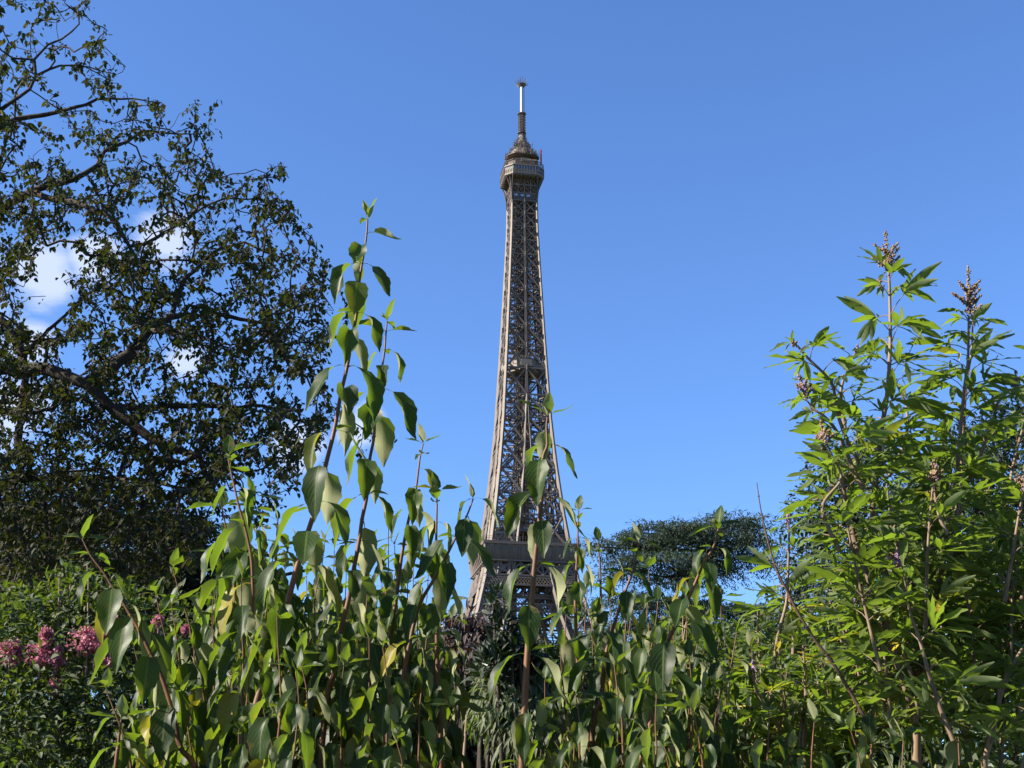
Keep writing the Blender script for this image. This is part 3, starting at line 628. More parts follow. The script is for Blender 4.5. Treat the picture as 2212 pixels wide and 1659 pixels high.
# ---------------------------------------------------------------- big spreading tree on the left
def big_tree():
    D0 = 15.
    root = thing('spreading_tree', 'big spreading tree with crooked dark limbs and olive brown leaves filling the upper left', 'tree', tuple(at(-330, 1000, D0+1)*np.array((1, 1, 0))))
    base = at(-330, 1000, D0+1)
    def A(*pp): return [at(x, y, D0+dz) for x, y, dz in pp]
    T = A((-330, 1000, 1), (-300, 700, .6), (-260, 450, .2))
    trunk = [np.array((base[0], base[1], 0))]+[p for p in T]
    limbs = [(A((-300, 720, .6), (-100, 770, 0), (0, 795, -.3), (110, 800, -.5), (190, 830, -.6), (240, 880, -.5), (330, 950, -.5), (430, 985, -.5)), .13, .04),
             (A((190, 830, -.6), (277, 768, -.3), (322, 713, -.1), (371, 684, 0), (451, 677, .3), (548, 694, .5), (640, 725, .7)), .085, .008),
             (A((322, 713, -.1), (387, 716, -.6), (435, 732, -.8), (500, 745, -1), (560, 740, -1.1)), .03, .006),
             (A((-260, 450, .2), (-100, 330, 0), (0, 274, 0), (32, 258, .1), (97, 248, .2), (161, 232, .2), (210, 214, .3), (290, 213, .4), (348, 222, .4)), .07, .006),
             (A((-260, 450, .2), (-120, 330, -.6), (0, 239, -.8), (64, 193, -.8), (77, 164, -.8), (129, 142, -.7), (193, 145, -.6), (250, 160, -.5)), .06, .005),
             (A((77, 164, -.8), (74, 129, -.8), (80, 122, -.8), (103, 97, -.7), (155, 68, -.7), (171, 52, -.7), (168, 16, -.7)), .02, .008),
             (A((-260, 450, .2), (-80, 470, .3), (16, 445, .4), (64, 416, .4), (161, 387, .4), (210, 358, .5), (226, 326, .6), (274, 306, .7), (306, 284, .8), (355, 287, .9), (435, 290, 1)), .08, .006),
             (A((64, 416, .4), (170, 440, 0), (240, 470, -.2), (280, 532, -.2), (339, 513, -.1), (387, 484, 0), (426, 451, 0), (429, 409, .1), (387, 371, .1)), .045, .01),
             (A((387, 484, 0), (451, 442, .3), (484, 429, .4), (561, 429, .5), (619, 455, .5)), .018, .008),
             (A((371, 684, 0), (400, 600, .2), (470, 540, .3), (529, 523, .3), (613, 558, .4), (690, 600, .4)), .035, .005),
             (A((240, 880, -.5), (330, 880, .2), (403, 877, .3), (571, 877, .5), (700, 930, .6)), .045, .012),
             (A((-300, 720, .6), (-40, 650, .4), (16, 703, .4), (48, 768, .5), (55, 816, .5), (42, 897, .6), (40, 980, .6)), .06, .05),
             (A((48, 768, .5), (120, 700, .8), (180, 640, .9), (260, 590, 1)), .03, .01),
             (A((-300, 800, .6), (0, 1040, .2), (150, 1030, 0), (300, 1035, 0), (430, 1060, .1)), .06, .015),
             (A((-260, 450, .2), (-300, 100, 0), (-330, -250, 0)), .1, .04), (A((-300, 100, 0), (-100, -60, .3), (60, -160, .5)), .05, .02),
             (A((-300, 700, .6), (-600, 500, .5), (-850, 300, .3)), .1, .03), (A((-330, 1000, 1), (-700, 900, 1.2), (-950, 850, 1)), .08, .03)]
    poly = [(-30, -30), (200, -30), (232, 60), (240, 120), (300, 150), (330, 195), (400, 225), (455, 205), (475, 250), (478, 315), (440, 330), (520, 345), (560, 380), (625, 350), (618, 390), (570, 400), (640, 440),
            (660, 480), (690, 530), (715, 590), (700, 640), (735, 690), (725, 740), (700, 800), (715, 860), (745, 905), (690, 960), (640, 1000), (620, 1060), (590, 1010), (540, 1000), (480, 1060), (450, 1100), (445, 1160), (450, 1210), (300, 1290), (-30, 1320)]
    attr = []; sz = []
    tries = 0
    while len(attr) < 3100 and tries < 120000:
        tries += 1; x, y = rs.uniform(-30, 760), rs.uniform(-30, 1320)
        if not inpoly(x, y, poly): continue
        dens = np.interp(y, [0, 200, 330, 420, 520, 700, 1000, 1300], [.22, .26, .38, .60, .8, 1.15, 1.5, 1.5])*np.interp(x+.12*y, [0, 350, 700, 850], [1, .85, .72, .55])
        # patches where the sky shows through
        for hx, hy, hr in ((130, 570, 55), (375, 525, 42), (90, 655, 60), (150, 770, 40), (660, 850, 40), (400, 785, 35), (300, 450, 40), (480, 620, 35), (330, 330, 35), (150, 200, 40), (90, 420, 20), (560, 790, 25)):
            h_ = math.hypot(x-hx, y-hy)
            if h_ < hr: dens *= .06+.3*(h_/hr)**2
        dens *= .45+.9*(.5+.5*math.sin(x*.031+1.3*math.sin(y*.021))*math.cos(y*.037+x*.011))
        if rs.rand() > dens: continue
        attr.append(at(x, y, D0+rs.uniform(-1.9, 2.0)))
    for _ in range(1000):                                                     # the crown goes on beyond the frame
        x, y = rs.uniform(-1050, -30), rs.uniform(-500, 1250)
        if ((x+450)/620)**2+((y-380)/880)**2 > 1: continue
        attr.append(at(x, y, D0+rs.uniform(-3, 3)))
    for x, y in ((600, 352), (612, 378), (580, 372), (640, 452), (712, 560), (735, 610), (745, 655), (755, 700), (470, 215), (463, 290), (840, 945), (800, 930), (770, 985), (60, 20), (225, 60), (820, 940)):
        attr.append(at(x, y, D0))
    for _ in range(60):
        x, y = rs.uniform(470, 690), rs.uniform(1000, 1150)
        if x < 700-(y-1000)*.9: attr.append(at(x, y, D0+rs.uniform(-1, 1)))
    chains, tubes, tips = grow(limbs, attr, .14, .032, .03, .0042, .42)
    tb = MB(); tb.tube(trunk, [.26, .2, .17, .12], 10); adopt(tb.build('trunk', M['bark_dark']), root)
    for dense, rad in chains:
        m = MB(); m.tube(dense, rad, 7); adopt(m.build('limb', M['bark_dark']), root)
    tw = MB()
    for P_, r_ in tubes: tw.tube(P_, r_, 4)
    adopt(tag(tw.build('twigs', M['bark_dark']), None, None, kind='stuff'), root)
    lv = MB(); Ps, Ds, Ns, Ls = [], [], [], []
    for tip, d_ in tips:
        vis = tip[0] > at(-30, 500, tip[1])[0]
        for q in range(rnd.randint(7, 13) if vis else 6):
            p_ = tip-d_*rnd.uniform(0, 1.6)+rs.randn(3)*.035
            az = rnd.uniform(0, 2*math.pi); hang = rnd.uniform(.2, 1.8)
            dr = np.array((math.cos(az), math.sin(az), -hang)); nn = np.array((math.cos(az), math.sin(az), .6))+rs.randn(3)*.35
            Ps.append(p_); Ds.append(dr); Ns.append(nn); Ls.append(rnd.uniform(.04, .092)*(1 if vis else 2.0))
    Ls = np.array(Ls); tn = rs.rand(len(Ls))
    tn = np.clip(tn*.9+.12*(np.array(Ps)[:, 2] > 8), 0, 1)
    leaves(lv, np.array(Ps), np.array(Ds), np.array(Ns), Ls, Ls*rs.uniform(.26, .42, len(Ls)), rs.uniform(-.1, .35), .35, tn, lobed=True)
    adopt(tag(lv.build('crown', M['tree_leaf'], smooth=False), None, None, kind='stuff'), root)
big_tree()

# ---------------------------------------------------------------- generic leafy masses
def mass(lumps, n, size, ratio=.4, hang=.4, jitter=.5, flat=0., bend=.3, shell=.45):
    """n leaves spread through lumps [(centre, radius xyz)], mostly near their surfaces"""
    c = np.array([l[0] for l in lumps]); r = np.array([l[1] for l in lumps], float); wgt = np.prod(r, axis=1)**.66; idx = rs.choice(len(lumps), n, p=wgt/wgt.sum())
    u = rs.randn(n, 3); u /= np.linalg.norm(u, axis=1)[:, None]; rad = (rs.rand(n)**shell)[:, None]
    P = c[idx]+u*rad*r[idx]
    d = u*.8+rs.randn(n, 3)*jitter+np.array((0, 0, -hang)); nn = np.array((0, 0, 1.))+u*.5+rs.randn(n, 3)*.4; nn[:, 2] += flat
    L = size*rs.uniform(.6, 1.25, n)
    return P, d, nn, L, L*ratio*.5*rs.uniform(.8, 1.2, n)

def leafy_tree(name, label, lumps, n, size, mat, trunk, limbs_r=.12, group=None, ratio=.5, hang=.3):
    root = thing(name, label, 'tree', (trunk[0][0], trunk[0][1], 0), group)
    tb = MB(); tb.tube(trunk, np.linspace(limbs_r*2, limbs_r, len(trunk)), 8); adopt(tb.build('trunk', M['bark_dark']), root)
    lb = MB()
    for c, r in lumps: 
        s_ = np.array(trunk[rnd.randint(len(trunk)//2, len(trunk)-1)]); mid = (s_+np.array(c))/2+rs.randn(3)*.3
        lb.tube([s_, mid, c], [limbs_r*.5, limbs_r*.35, limbs_r*.12], 5)
    adopt(lb.build('limbs', M['bark_dark']), root)
    m = MB(); P, d, nn, L, W = mass(lumps, n, size, ratio, hang); leaves(m, P, d, nn, L, W, .3, .3)
    adopt(tag(m.build('crown', mat, smooth=False), None, None, kind='stuff'), root)
    return root

def cedar(name, label, d, trunk_px, plates, n, size, tag_mat='needle', seed=1, limb_from=None, rw=.16):
    """cedar: level plates of needle sprays carried by spreading limbs"""
    tr_ = [at(x, y, d) for x, y in trunk_px]; b_ = tr_[0].copy(); b_[2] = 0
    root = thing(name, label, 'tree', (b_[0], b_[1], 0))
    tb = MB(); tb.tube([b_]+tr_, np.linspace(rw*2.2, rw, len(tr_)+1), 8); adopt(tb.build('trunk', M['bark_dark']), root)
    lb, fo = MB(), MB(); sc = d/2940.
    for (x, y, w_, h_, dz) in plates:
        c = at(x, y, d+dz); rx, rz = w_*sc/2, h_*sc*.42; ry = rx*.8
        s_ = min(tr_, key=lambda p: abs(p[2]-(c[2]-rz*2)))
        lb.tube([s_, s_*.5+c*.5+np.array((0, 0, -rz*.8)), c], [rw*.45, rw*.3, rw*.08], 5)
        nb = max(6, int(n*w_*h_*1.15))
        for q in range(nb):                                                  # a branchlet with pendulous sprays
            an_ = rs.uniform(0, 2*math.pi); rr = rs.rand()**.5
            p0 = c+np.array((rx*rr*math.cos(an_), ry*rr*math.sin(an_), rz*(rs.uniform(-.9, 1)*(1-rr*.5)-rr*.35)))
            out_ = np.array((math.cos(an_), math.sin(an_), rs.uniform(-.35, .2))); out_ /= np.linalg.norm(out_); ln = size*rs.uniform(2.5, 9)
            m_ = 24
            t_ = rs.rand(m_, 1); P = p0+out_*ln*t_+np.array((0, 0, -1))*ln*.3*t_**2+rs.randn(m_, 3)*size*.4*np.array((1, 1, .25))
            D_ = out_*.7+rs.randn(m_, 3)*.7+np.array((0, 0, -.15))
            leaves(fo, P, D_, rs.randn(m_, 3)*.4+np.array((0, 0, 1.)), size*rs.uniform(.5, 1.1, m_), size*.11, .1, .3, np.clip(.5+rs.randn(m_)*.25, 0, 1))
            if q % 4 == 0: lb.tube([c*.75+s_*.25 if rr > .5 else c, p0*.6+c*.4, p0+out_*ln*.8], [rw*.09, rw*.06, rw*.02], 3)
    adopt(lb.build('limbs', M['bark_dark']), root)
    adopt(tag(fo.build('crown', M[tag_mat], smooth=False), None, None, kind='stuff'), root)

cedar('cedar_tree', 'blue green cedar with flat layered branches against the sky, right of the iron tower', 62,
      [(1470, 1650), (1480, 1400), (1478, 1300), (1500, 1240), (1540, 1190)],
      [(1440, 1142, 130, 40, 0), (1395, 1165, 110, 28, -1), (1555, 1138, 160, 44, 1), (1618, 1165, 70, 30, 0), (1500, 1168, 200, 42, 1), (1330, 1174, 100, 18, -1), (1298, 1182, 50, 10, -1), (1580, 1114, 90, 12, 0), (1420, 1205, 130, 34, -2), (1570, 1205, 140, 34, 1),
       (1510, 1222, 120, 34, 1), (1370, 1235, 90, 26, 0), (1455, 1250, 70, 24, 2), (1440, 1300, 150, 40, 0), (1355, 1290, 80, 28, 1), (1540, 1315, 130, 34, -1), (1400, 1355, 170, 44, 0), (1500, 1375, 170, 44, 1), (1625, 1325, 90, 34, 0), (1440, 1415, 240, 60, 1), (1590, 1405, 170, 54, 2), (1330, 1450, 180, 60, 0)],
      .024, .24)
cedar('cedar_tree', 'shaded blue green cedar with layered boughs behind the spreading tree at far left', 26,
      [(150, 1650), (160, 1300), (170, 1130)],
      [(120, 1120, 260, 50, 0), (260, 1165, 260, 50, 1), (60, 1180, 220, 60, 0), (370, 1130, 180, 40, 2), (190, 1220, 300, 60, 1), (360, 1200, 200, 60, 1), (400, 1260, 180, 70, 2), (60, 1250, 200, 60, 0), (250, 1290, 300, 80, 1), (460, 1200, 100, 60, 3), (400, 1340, 200, 80, 2)],
      .012, .13, 'needle')
def L_(x, y, d, rx, ry, rz): return (at(x, y, d), (rx, ry, rz))
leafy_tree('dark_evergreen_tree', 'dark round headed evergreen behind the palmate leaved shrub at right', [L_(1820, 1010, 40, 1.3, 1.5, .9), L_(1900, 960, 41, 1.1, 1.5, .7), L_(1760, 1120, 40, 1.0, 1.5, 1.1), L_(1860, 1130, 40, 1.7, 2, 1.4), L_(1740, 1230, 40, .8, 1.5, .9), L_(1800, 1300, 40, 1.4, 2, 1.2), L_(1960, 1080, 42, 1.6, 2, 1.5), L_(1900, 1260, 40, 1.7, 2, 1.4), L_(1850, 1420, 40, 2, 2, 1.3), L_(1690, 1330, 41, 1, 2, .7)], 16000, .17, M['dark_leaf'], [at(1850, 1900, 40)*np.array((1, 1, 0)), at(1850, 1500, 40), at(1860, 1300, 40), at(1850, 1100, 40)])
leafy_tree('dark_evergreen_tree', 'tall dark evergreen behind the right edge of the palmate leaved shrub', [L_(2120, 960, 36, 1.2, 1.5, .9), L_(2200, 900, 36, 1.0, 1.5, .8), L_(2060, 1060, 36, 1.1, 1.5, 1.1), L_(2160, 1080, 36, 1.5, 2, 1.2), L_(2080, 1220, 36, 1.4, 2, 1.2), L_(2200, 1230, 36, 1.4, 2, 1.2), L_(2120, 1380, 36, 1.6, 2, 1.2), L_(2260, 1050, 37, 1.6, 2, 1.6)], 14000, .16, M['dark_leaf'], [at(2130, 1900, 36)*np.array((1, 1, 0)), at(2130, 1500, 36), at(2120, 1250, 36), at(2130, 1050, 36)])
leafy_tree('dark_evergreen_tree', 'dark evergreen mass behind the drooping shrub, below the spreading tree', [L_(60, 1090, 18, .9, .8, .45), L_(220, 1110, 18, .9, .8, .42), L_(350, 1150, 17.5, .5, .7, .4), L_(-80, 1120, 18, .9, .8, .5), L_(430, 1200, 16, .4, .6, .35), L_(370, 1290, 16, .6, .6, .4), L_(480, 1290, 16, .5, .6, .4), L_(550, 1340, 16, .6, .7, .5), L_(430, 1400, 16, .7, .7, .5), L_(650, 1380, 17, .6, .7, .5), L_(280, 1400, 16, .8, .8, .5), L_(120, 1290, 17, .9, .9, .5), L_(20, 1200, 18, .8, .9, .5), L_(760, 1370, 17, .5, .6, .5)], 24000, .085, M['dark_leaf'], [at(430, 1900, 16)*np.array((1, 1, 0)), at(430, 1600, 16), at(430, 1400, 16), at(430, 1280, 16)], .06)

for lab, cx, cy, rr in (('unseen leafy tree added behind the viewpoint on the left side to block sky light', -3.5, -12.5, 3.6), ('unseen leafy tree added straight behind the viewpoint to block sky light', 4.5, -11, 4.2), ('unseen leafy tree added behind the viewpoint on the right side to block sky light', 12, -6, 4.2)):  # unseen trees, added behind the camera to hold back sky light
    lm_ = [(np.array((cx+rnd.uniform(-1, 1)*rr*.6, cy+rnd.uniform(-1, 1)*rr*.6, rnd.uniform(2.5, 8.5))), (rr*.62, rr*.62, rr*.5)) for _ in range(12)]
    leafy_tree('sky_blocking_tree', lab, lm_, 9000, .30, M['dark_leaf'], [np.array((cx, cy, 0)), np.array((cx, cy, 3)), np.array((cx+.2, cy, 5)), np.array((cx, cy, 7))], .16)

def leafy_shrub(name, label, lumps, n, size, mat, ratio=.5, hang=.2, cat='shrub', stems=8, smat='bark_dark', bend=.3, jitter=.5, base_d=None, strands=None, shell=.45, sr=.012):
    c = np.mean([l[0] for l in lumps], axis=0)
    root = thing(name, label, cat, (c[0], c[1], 0))
    sb = MB()
    for i in range(max(stems, len(lumps))):
        t_ = lumps[i % len(lumps)]; e_ = t_[0]+rs.randn(3)*np.array(t_[1])*.4; b_ = np.array((c[0]+rnd.uniform(-.25, .25)+(e_[0]-c[0])*.5, c[1]+rnd.uniform(-.2, .2), 0))
        md = (b_+e_)/2+rs.randn(3)*.08; sb.tube([b_, md, e_], [sr*1.6, sr, sr*.4], 5)
    adopt(sb.build('stems', M[smat]), root)
    m = MB(); P, d, nn, L, W = mass(lumps, n, size, ratio, hang, jitter, bend=bend, shell=shell); leaves(m, P, d, nn, L, W, bend, .3)
    adopt(tag(m.build('foliage', mat, smooth=False), None, None, kind='stuff'), root)
    return root

for lab, xs, d_ in (('distant dark tree mass low behind the pink flowering shrub', (-260, -150, -40, 60, 160, 270, 380, 480), 24), ('distant dark tree mass low below the legs of the tower', (700, 900, 1100, 1280), 30), ('distant dark tree mass low below the layered cedar', (1400, 1600, 1780), 34)):
    lm_ = [L_(x+rnd.uniform(-30, 30), rnd.uniform(1440, 1490) if xs[0] > 0 else rnd.uniform(1330, 1420), d_, 120*d_/2940*1.2, 1.6, 95*d_/2940) for x in xs]+[L_(x, 1620, d_, 150*d_/2940, 1.8, 110*d_/2940) for x in xs]
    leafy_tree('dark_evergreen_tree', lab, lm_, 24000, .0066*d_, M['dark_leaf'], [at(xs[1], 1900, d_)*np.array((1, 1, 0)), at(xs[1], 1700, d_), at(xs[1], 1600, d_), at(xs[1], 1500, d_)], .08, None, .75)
# pink flowering shrub at the lower left
fs = [L_(40, 1400, 7.2, .42, .4, .30), L_(170, 1330, 7.3, .35, .4, .25), L_(120, 1500, 7.1, .55, .5, .35), L_(300, 1420, 7.4, .42, .4, .3), L_(20, 1580, 7, .5, .5, .35), L_(260, 1580, 7.1, .5, .5, .35), L_(430, 1480, 7.5, .4, .4, .35), L_(150, 1290, 7.3, .14, .15, .2), L_(160, 1240, 7.3, .08, .1, .12), L_(400, 1620, 7.3, .5, .5, .3), L_(140, 1700, 7, .8, .6, .35), L_(-60, 1450, 7.2, .5, .5, .5), L_(560, 1560, 7.5, .5, .5, .4), L_(360, 1360, 7.5, .25, .3, .25), L_(470, 1380, 7.6, .25, .3, .25), L_(230, 1310, 7.4, .22, .3, .18), L_(50, 1320, 7.3, .25, .3, .16)]
myr = leafy_shrub('flowering_shrub', 'small leaved shrub with pink flower clusters in the lower left corner', fs, 15000, .05, M['small_leaf'], .5, 0, stems=26, smat='stem_tan', shell=.6)
for (x, y, r_) in ((22, 1403, 24), (100, 1372, 20), (88, 1412, 26), (118, 1425, 24), (190, 1385, 36), (232, 1340, 22), (235, 1425, 22), (245, 1365, 16), (115, 1480, 14), (342, 1340, 16), (400, 1360, 8), (205, 1395, 26), (35, 1415, 14)):
    m = MB(); c = at(x, y, 6.85); q = r_*.8*6.85/2940; n_ = int(max(r_, 12)*16)
    u = rs.randn(n_, 3); u /= np.linalg.norm(u, axis=1)[:, None]
    P = c+u*(rs.rand(n_, 1)**.4)*q*np.array((1, .9, 1.05)); P += .3*q*np.sin(P*90)+rs.randn(n_, 3)*q*.12
    leaves(m, P, u+rs.randn(n_, 3)*.7, rs.randn(n_, 3), .016*rs.uniform(.5, 1.3, n_), .008, .5, .5)
    m.tube([c+np.array((0, .02, -q*2.5)), c], [.004, .002], 5, 0.)
    adopt(m.build('flower_cluster', M['petal']), myr)

# middle distance shrubs that close the view behind the front shrubs
leafy_shrub('purple_leaved_shrub', 'small dark shrub with purple brown drooping leaves below the left leg of the tower', [L_(1010, 1335, 5.4, .06, .08, .03), L_(1045, 1350, 5.4, .05, .07, .04), L_(980, 1390, 5.5, .13, .15, .1), L_(1040, 1410, 5.4, .13, .15, .1), L_(960, 1330, 5.5, .05, .06, .03)], 1100, .05, M['purple_leaf'], .26, .7, stems=9)
leafy_shrub('dark_upright_shrub', 'very dark shrub with upright sprays between the legs of the tower', [L_(1066, 1300, 5.0, .02, .03, .06), L_(1085, 1350, 5.0, .03, .04, .06), L_(1105, 1400, 5.0, .05, .05, .07), L_(1070, 1430, 5.0, .07, .07, .07), L_(1140, 1420, 5.1, .06, .06, .06), L_(1100, 1460, 5.2, .15, .15, .1), L_(1200, 1450, 5.3, .15, .15, .08)], 2200, .05, M['dark_leaf'], .3, -.8, stems=10)
leafy_shrub('narrow_leaved_shrub', 'pale narrow leaved shrub low in the middle, right of the dark gap', [L_(1100, 1450, 5.2, .12, .12, .10), L_(1180, 1480, 5.2, .16, .15, .12), L_(1080, 1530, 5.1, .12, .15, .12), L_(1250, 1470, 5.4, .16, .15, .13), L_(1160, 1580, 5.1, .2, .2, .14), L_(1330, 1500, 5.5, .2, .2, .14), L_(1290, 1590, 5.3, .22, .2, .15)], 5500, .06, M['narrow_leaf'], .2, .8, stems=20, smat='stem_tan', jitter=.35)
for i, (lab, lumps) in enumerate([
    ('dense dark shrub low behind the left front shrub', [L_(640, 1420, 6, .3, .3, .25), L_(750, 1450, 6, .3, .3, .3), L_(560, 1500, 6, .3, .3, .3), L_(850, 1440, 6, .25, .3, .22), L_(700, 1600, 6, .5, .4, .3), L_(900, 1560, 6, .4, .4, .3)]),
    ('dense dark shrub low in the shaded middle gap', [L_(960, 1480, 6.4, .3, .3, .2), L_(1060, 1500, 6.4, .3, .3, .2), L_(980, 1620, 6.4, .4, .4, .25), L_(1150, 1620, 6.4, .4, .4, .25), L_(1240, 1540, 6.6, .3, .3, .3)]),
    ('dense dark shrub low behind the slanting stems right of the tower', [L_(1400, 1480, 6.5, .4, .4, .22), L_(1530, 1470, 6.5, .4, .4, .26), L_(1400, 1620, 6.3, .5, .4, .3), L_(1620, 1580, 6.3, .5, .4, .35), L_(1640, 1420, 6.6, .3, .3, .25)]),
    ('dense dark shrub low behind the palmate leaved shrub', [L_(1800, 1500, 6.5, .5, .4, .35), L_(1950, 1560, 6.3, .5, .4, .35), L_(2100, 1520, 6.5, .5, .4, .4), L_(2220, 1480, 6.5, .5, .4, .5), L_(1750, 1640, 6.2, .5, .4, .3), L_(2050, 1680, 6, .6, .4, .3)])]):
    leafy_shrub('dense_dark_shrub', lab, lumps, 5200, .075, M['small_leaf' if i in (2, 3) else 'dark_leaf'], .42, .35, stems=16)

# ---------------------------------------------------------------- front shrubs with big drooping leaves in opposite pairs
def node_pair(lm, sm, p, k, typ, size, young, tintbase=None, sc=1.):
    """one opposite pair of leaves at p"""
    if typ == 'L': azs = [math.pi, 0.]
    elif typ == 'F': azs = [-math.pi/2, math.pi/2]
    else: azs = [typ, typ+math.pi]
    for az in azs:
        if rnd.random() < .04: continue
        a = az+rnd.uniform(-.35, .35); L = size*rnd.uniform(.85, 1.15)
        el = rnd.uniform(.15, .75) if young < .5 else rnd.uniform(.4, .95)
        dr = el+rnd.uniform(1.15, 1.65) if young < .5 else rnd.uniform(.5, 1.1)
        t_ = rnd.random()*.93
        if young < .2 and p[2] < 2.25 and rnd.random() < .06: t_ = .97
        leaf(lm, p, a, el, L, L*rnd.uniform(.19, .26), dr, fold=rnd.uniform(.2, .75), roll=-.4*math.cos(a)+rnd.uniform(-.45, .45), seg=11, cols=7 if sc > .8 else 5, pet=.26,
             serr=.045, p=.55, q=1.05, t=t_, curl=rnd.choice((0, 0, rnd.uniform(.2, .9))), wave=rnd.uniform(0, .02), bp=rnd.uniform(3.2, 5.5))
def spline(pts, m=6):
    P = np.array(pts); n_ = len(P)
    if n_ < 3: return P
    out_ = []
    for i in range(n_-1):
        p0, p1_, p2_, p3 = P[max(i-1, 0)], P[i], P[i+1], P[min(i+2, n_-1)]
        for q in range(m):
            t = q/m; out_.append(.5*((2*p1_)+(-p0+p2_)*t+(2*p0-5*p1_+4*p2_-p3)*t*t+(-p0+3*p1_-3*p2_+p3)*t**3))
    out_.append(P[-1]); return np.array(out_)
def front_stem(root, nodes_px, d, r0=.0065, size=.115, lean=0., mat='big_leaf', base=None, young_n=2, leaf_scale=1., first=0.45, bottom=True):
    """nodes_px: [(X, Y, type)] from the tip down; builds the stem to the ground and a leaf pair at every node"""
    n_ = len(nodes_px); sm, lm = MB(), MB()
    P = [at(x, y, d+lean*i/n_) for i, (x, y, t_) in enumerate(nodes_px)]
    last = P[-1]; dirn = P[-1]-P[-2]; dirn /= np.linalg.norm(dirn)
    ext = [last+np.array((dirn[0]*.25, 0, -.28)), np.array((last[0]+dirn[0]*.4, last[1], 0))] if bottom else []
    path = spline(P+ext); rad = np.interp(np.arange(len(path)), [0, len(path)*.6, len(path)], [r0*.22, r0*.62, r0*.95])
    sm.tube(path, rad, 8)
    for i, (x, y, t_) in enumerate(nodes_px):
        s_ = .87*size*min(1., first+.14*i)*leaf_scale*rnd.uniform(.85, 1.12)
        sm.blob(P[i], r0*(.34+.07*min(i, 6)), .5, .7)
        node_pair(lm, sm, P[i], i, t_, s_, 1. if i < young_n else 0., sc=2.6/d)
        if t_ == 'L' and i > 1 and rnd.random() < .6: leaf(lm, P[i], rnd.uniform(0, 6.28), .6, s_*.4, s_*.1, .8, seg=5, cols=3, t=.6)
    tip = P[0]
    leaf(lm, tip, rnd.uniform(0, 6.3), 1.4, size*.42*leaf_scale, size*.11*leaf_scale, .25, t=.8, seg=7, cols=5, pet=.1)
    leaf(lm, tip, rnd.uniform(0, 6.3), 1.2, size*.25*leaf_scale, size*.05*leaf_scale, .2, t=.8, seg=5, cols=3, pet=.1)
    st = adopt(sm.build('stem', M['stem_brown']), root)
    fo = lm.build('leaves', M[mat]); fo.parent = st
    return st
def auto_nodes(x0, y0, x1, y1, step, start=0, bow=0.):
    ln = math.hypot(x1-x0, y1-y0); n_ = max(3, int(ln/step)); a0 = rnd.uniform(0, 3.14); o_ = []
    for i in range(n_+1):
        t = i/n_; tt = t**.85
        o_.append((x0+(x1-x0)*tt+bow*math.sin(math.pi*tt)+rnd.uniform(-3, 3), y0+(y1-y0)*tt, a0+(i % 2)*math.pi/2+rnd.uniform(-.25, .25)))
    return o_
def front_shrub(label, centre, heroes, fills, group='shrubs with big drooping leaves'):
    c = at(centre[0], 1600, centre[1]); root = thing('drooping_leaf_shrub', label, 'shrub', (c[0], c[1], 0), group)
    for h in heroes: front_stem(root, **h)
    for (x0, y0, x1, y1, d, size) in fills:
        front_stem(root, auto_nodes(x0, y0, x1, y1, 43*2.7/d, bow=rnd.uniform(-14, 14)), d, r0=.0046, size=size*.88, young_n=1, first=.6)
        for q in range(4):                                                   # side shoots lower down
            yq = y0+rnd.uniform(70, 190)*(q+1); xq = x0+rnd.uniform(-85, 85)
            if yq < 1640: front_stem(root, auto_nodes(xq, yq, x1+(xq-x1)*.3, 1730, 45*2.7/d, bow=rnd.uniform(-20, 20)), d+rnd.uniform(-.15, .35), r0=.0042, size=size*rnd.uniform(.72, .95), young_n=1, first=.6)
LF = lambda seq, start='L': [(x, y, ('LF' if start == 'L' else 'FL')[i % 2]) for i, (x, y) in enumerate(seq)]
stemA = [(794, 475, 'F'), (792, 505, 'L'), (788, 537, 'F'), (782, 570, 'L'), (776, 612, 'F'), (771, 675, 'L'), (762, 722, 'F'), (750, 792, 'L'), (736, 853, 'F'), (722, 931, 'L'), (704, 1003, 'F'), (685, 1086, 'L'), (665, 1150, 'F'), (644, 1217, 'L'), (622, 1299, 'F'), (606, 1370, 'L'), (590, 1440, 'F')]
stemB = [(836, 695, 'F'), (834, 717, 'L'), (831, 756, 'L'), (826, 790, 'F'), (818, 842, 'L'), (810, 885, 'F'), (808, 943, 'L'), (798, 998, 'F'), (793, 1068, 'L'), (782, 1122, 'F'), (776, 1168, 'L'), (763, 1236, 'F'), (752, 1299, 'L'), (735, 1366, 'F'), (725, 1440, 'L')]
stemC = [(1183, 900, 'L'), (1181, 922, 'F'), (1182, 962, 'L'), (1173, 992, 'F'), (1171, 1067, 'L'), (1165, 1128, 'F'), (1155, 1221, 'L'), (1148, 1302, 'F'), (1139, 1414, 'L'), (1133, 1533, 'F'), (1128, 1652, 'L')]
stemD = [(1552, 1139, 'L'), (1549, 1155, 'F'), (1540, 1184, 'L'), (1520, 1217, 'F'), (1506, 1250, 'L'), (1484, 1300, .8), (1465, 1340, 'L'), (1443, 1388, 'F'), (1428, 1446, 'L'), (1418, 1490, 'F'), (1409, 1537, 'L'), (1400, 1600, 'F')]
stemE = LF([(1250, 1105), (1249, 1128), (1248, 1160), (1248, 1185), (1246, 1215), (1244, 1260), (1243, 1310), (1245, 1377), (1250, 1450), (1261, 1563)])
stemE2 = LF([(1292, 1170), (1295, 1200), (1297, 1240), (1298, 1290), (1300, 1350), (1306, 1430)])
stemF = LF([(178, 1165), (197, 1202), (223, 1236), (243, 1268), (264, 1299), (282, 1330), (301, 1362), (325, 1412), (349, 1462), (370, 1530), (385, 1600)])
stemG = LF([(492, 985), (497, 1010), (505, 1045), (515, 1090), (528, 1135), (542, 1200), (546, 1260), (545, 1320), (541, 1390), (538, 1460)])
